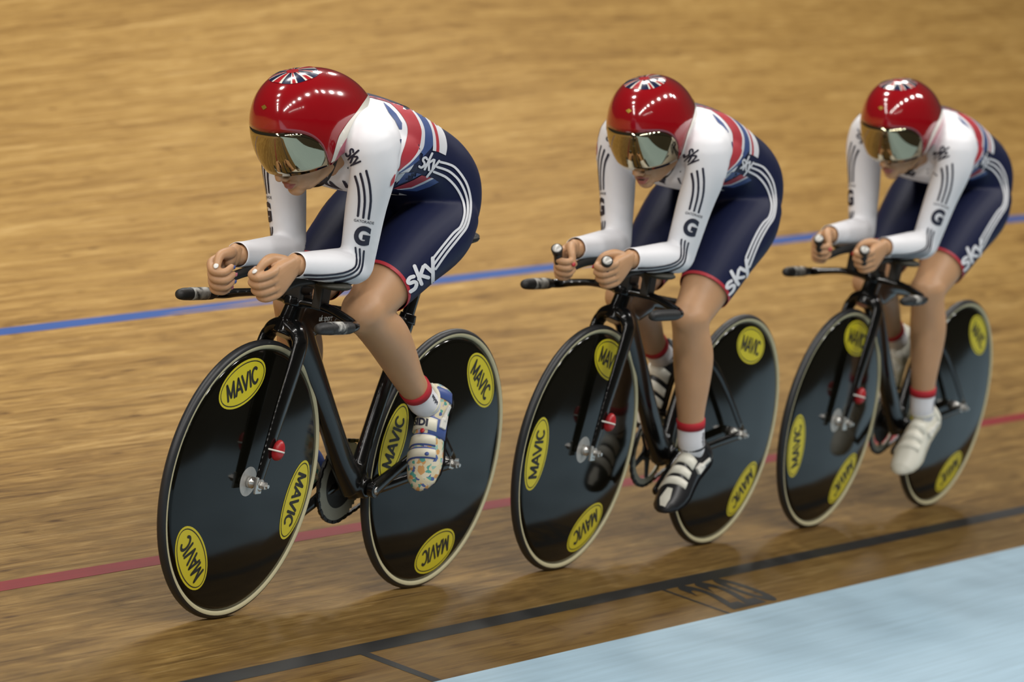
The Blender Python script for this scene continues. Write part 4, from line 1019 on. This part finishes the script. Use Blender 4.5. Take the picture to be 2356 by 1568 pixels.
    # ---- socks and shoes
    for key, s in (('L', 1), ('Rr', -1)):
        h, k, a, f3 = LG[key]; t2 = nrm(a - k)
        zax = nrm(-t2 - f3 * np.dot(-t2, f3)); yax = np.cross(zax, f3)
        SM = np.eye(4); SM[:3, 0], SM[:3, 1], SM[:3, 2] = f3, yax, zax; SM[:3, 3] = a - zax * .088
        c0 = a - t2 * .085
        so = tube([c0, a - t2 * .05, a - t2 * .018, app(SM, (-.006, 0, .078)), app(SM, (.0, 0, .05))], [.0385, .0370, .0365, .033, .022], 26, nrm(np.cross(t2, V(0, 1, 0))), m=5)
        sock = mesh_obj('sock', *so, 'sock', root)
        sr = tube([c0 - t2 * .001, c0 + t2 * .022], [.0395, .0388], 26, nrm(np.cross(t2, V(0, 1, 0))), m=2); mesh_obj('sock_cuff', *sr, 'sockred', sock)
        tv_, tf_ = text_mesh('adidas', .016, bold=.0004)
        stree = bvh_of(so); sd = yax * s
        ax2 = t2
        dv, df = drape((tv_, tf_), .01, ray_mapper(stree, c0 + t2 * .052 + sd * .1, -ax2, nrm(np.cross(sd, -ax2)), -sd, .0007), .05)
        if len(dv): mesh_obj('sock_lettering', dv, df, 'inknavy', sock)
        kind = R['shoe']
        base_m = {'floral': 'floral', 'black': 'shoeblack', 'white': 'shoewhite'}[kind]
        sm = xf(shoe_mesh(), SM); sh_o = mesh_obj('shoe', *sm, base_m, root)
        if kind == 'floral': tag(sh_o, 'white shoe with floral print and cream straps')
        def add(nm, m2, mm): return mesh_obj(nm, *xf(m2, SM), mm, sh_o)
        D2 = math.radians
        stm = {'floral': 'shoecream', 'black': 'shoewhite', 'white': 'shoewhite'}[kind]
        a_in, a_out = (D2(165), D2(28)) if s > 0 else (D2(15), D2(152))
        add('shoe_strap', shoe_strap(.104, .124, a_in, a_out, .0034, -.012), stm)
        add('shoe_strap', shoe_strap(.072, .094, a_in, a_out, .0034, -.010), stm)
        add('instep_strap', shoe_strap(.028, .060, a_in, a_out, .0050, -.004), stm)
        if kind == 'floral':
            add('strap_edging', shoe_strap(.101, .127, a_in, a_out, .0022, -.012), 'shoeblue'); add('strap_edging', shoe_strap(.069, .097, a_in, a_out, .0022, -.010), 'shoeblue')
            add('instep_lining', shoe_strap(.022, .066, D2(60) if s > 0 else D2(120), D2(-15) if s > 0 else D2(195), .0030, 0), 'shoeblue')
        # ratchet buckle on the outer side
        by = s * .034
        bk = union([box((.030, by * 1.02, .047), (.013, .0055, .011), np.array(Matrix.Rotation(s * .25, 3, 'X'))), box((.016, by * 1.10, .045), (.007, .005, .007)), box((-.004, by * 1.18, .046), (.014, .003, .0055), np.array(Matrix.Rotation(-s * .25, 3, 'Z')))], .0016, 3)
        add('buckle', bk, 'whiteplastic')
        add('heel_cup', shoe_strap(-.058, -.030, D2(-20), D2(60) if s > 0 else D2(60), .0026, 0), 'shoeblue' if kind == 'floral' else ('shoewhite' if kind == 'white' else 'shoeblack'))
        cp = tube([(-.056, 0, .084), (-.034, .024, .088), (-.006, .032, .092), (.016, .024, .098), (.026, 0, .101), (.016, -.024, .098), (-.006, -.032, .092), (-.034, -.024, .088), (-.056, 0, .084)], [.0055] * 9, 10, m=4); add('shoe_collar', cp, {'floral': 'shoecream', 'black': 'shoeblack', 'white': 'shoewhite'}[kind])
        so_ = loft([shoe_ring(x, .0015)[14:] * V(1, 1, 1) if False else np.c_[shoe_ring(x, .001)[:, 0], shoe_ring(x, .001)[:, 1], np.clip(shoe_ring(x, .001)[:, 2], -1, np.interp(x, SHX, SHB) + .006) - .001] for x in np.linspace(-.066, .192, 24)]); add('sole', so_, 'shoeblack' if kind != 'white' else 'shoewhite')
        if kind == 'black':
            tb = bvh_of(shoe_mesh()); dv, df = drape(poly_mesh([[(.135, -.010), (.165, -.020), (.185, -.012), (.186, .004), (.165, .010), (.135, .006)]]), .006, ray_mapper(tb, (0, 0, .3), (1, 0, 0), (0, 1, 0), (0, 0, -1), .0008), .05); add('toe_panel', (dv, df), 'shoewhite')
        if kind == 'floral':
            sdv, sdf = text_mesh('SIDI', .024, bold=.0012)
            tb = bvh_of(shoe_strap(.028, .060, a_in, a_out, .0050, -.004))
            dv, df = drape((sdv @ np.array([[0, 1], [-1, 0]]) * V(1, 1), sdf), .008, ray_mapper(tb, (.044, -.004, .3), (1, 0, 0), (0, 1, 0), (0, 0, -1), .0006), .05)
            if len(dv): add('shoe_lettering', (dv, df), 'inknavy')
            add('strap_button', ellipsoid((.064, .006 * s, .090), (.006, .006, .003)), 'redplastic')
            add('strap_button', ellipsoid((.114, .018 * s, .0635), (.005, .006, .003)), 'shoeblue')
    return root
PEOPLE = [build_rider(i) for i in range(3)]
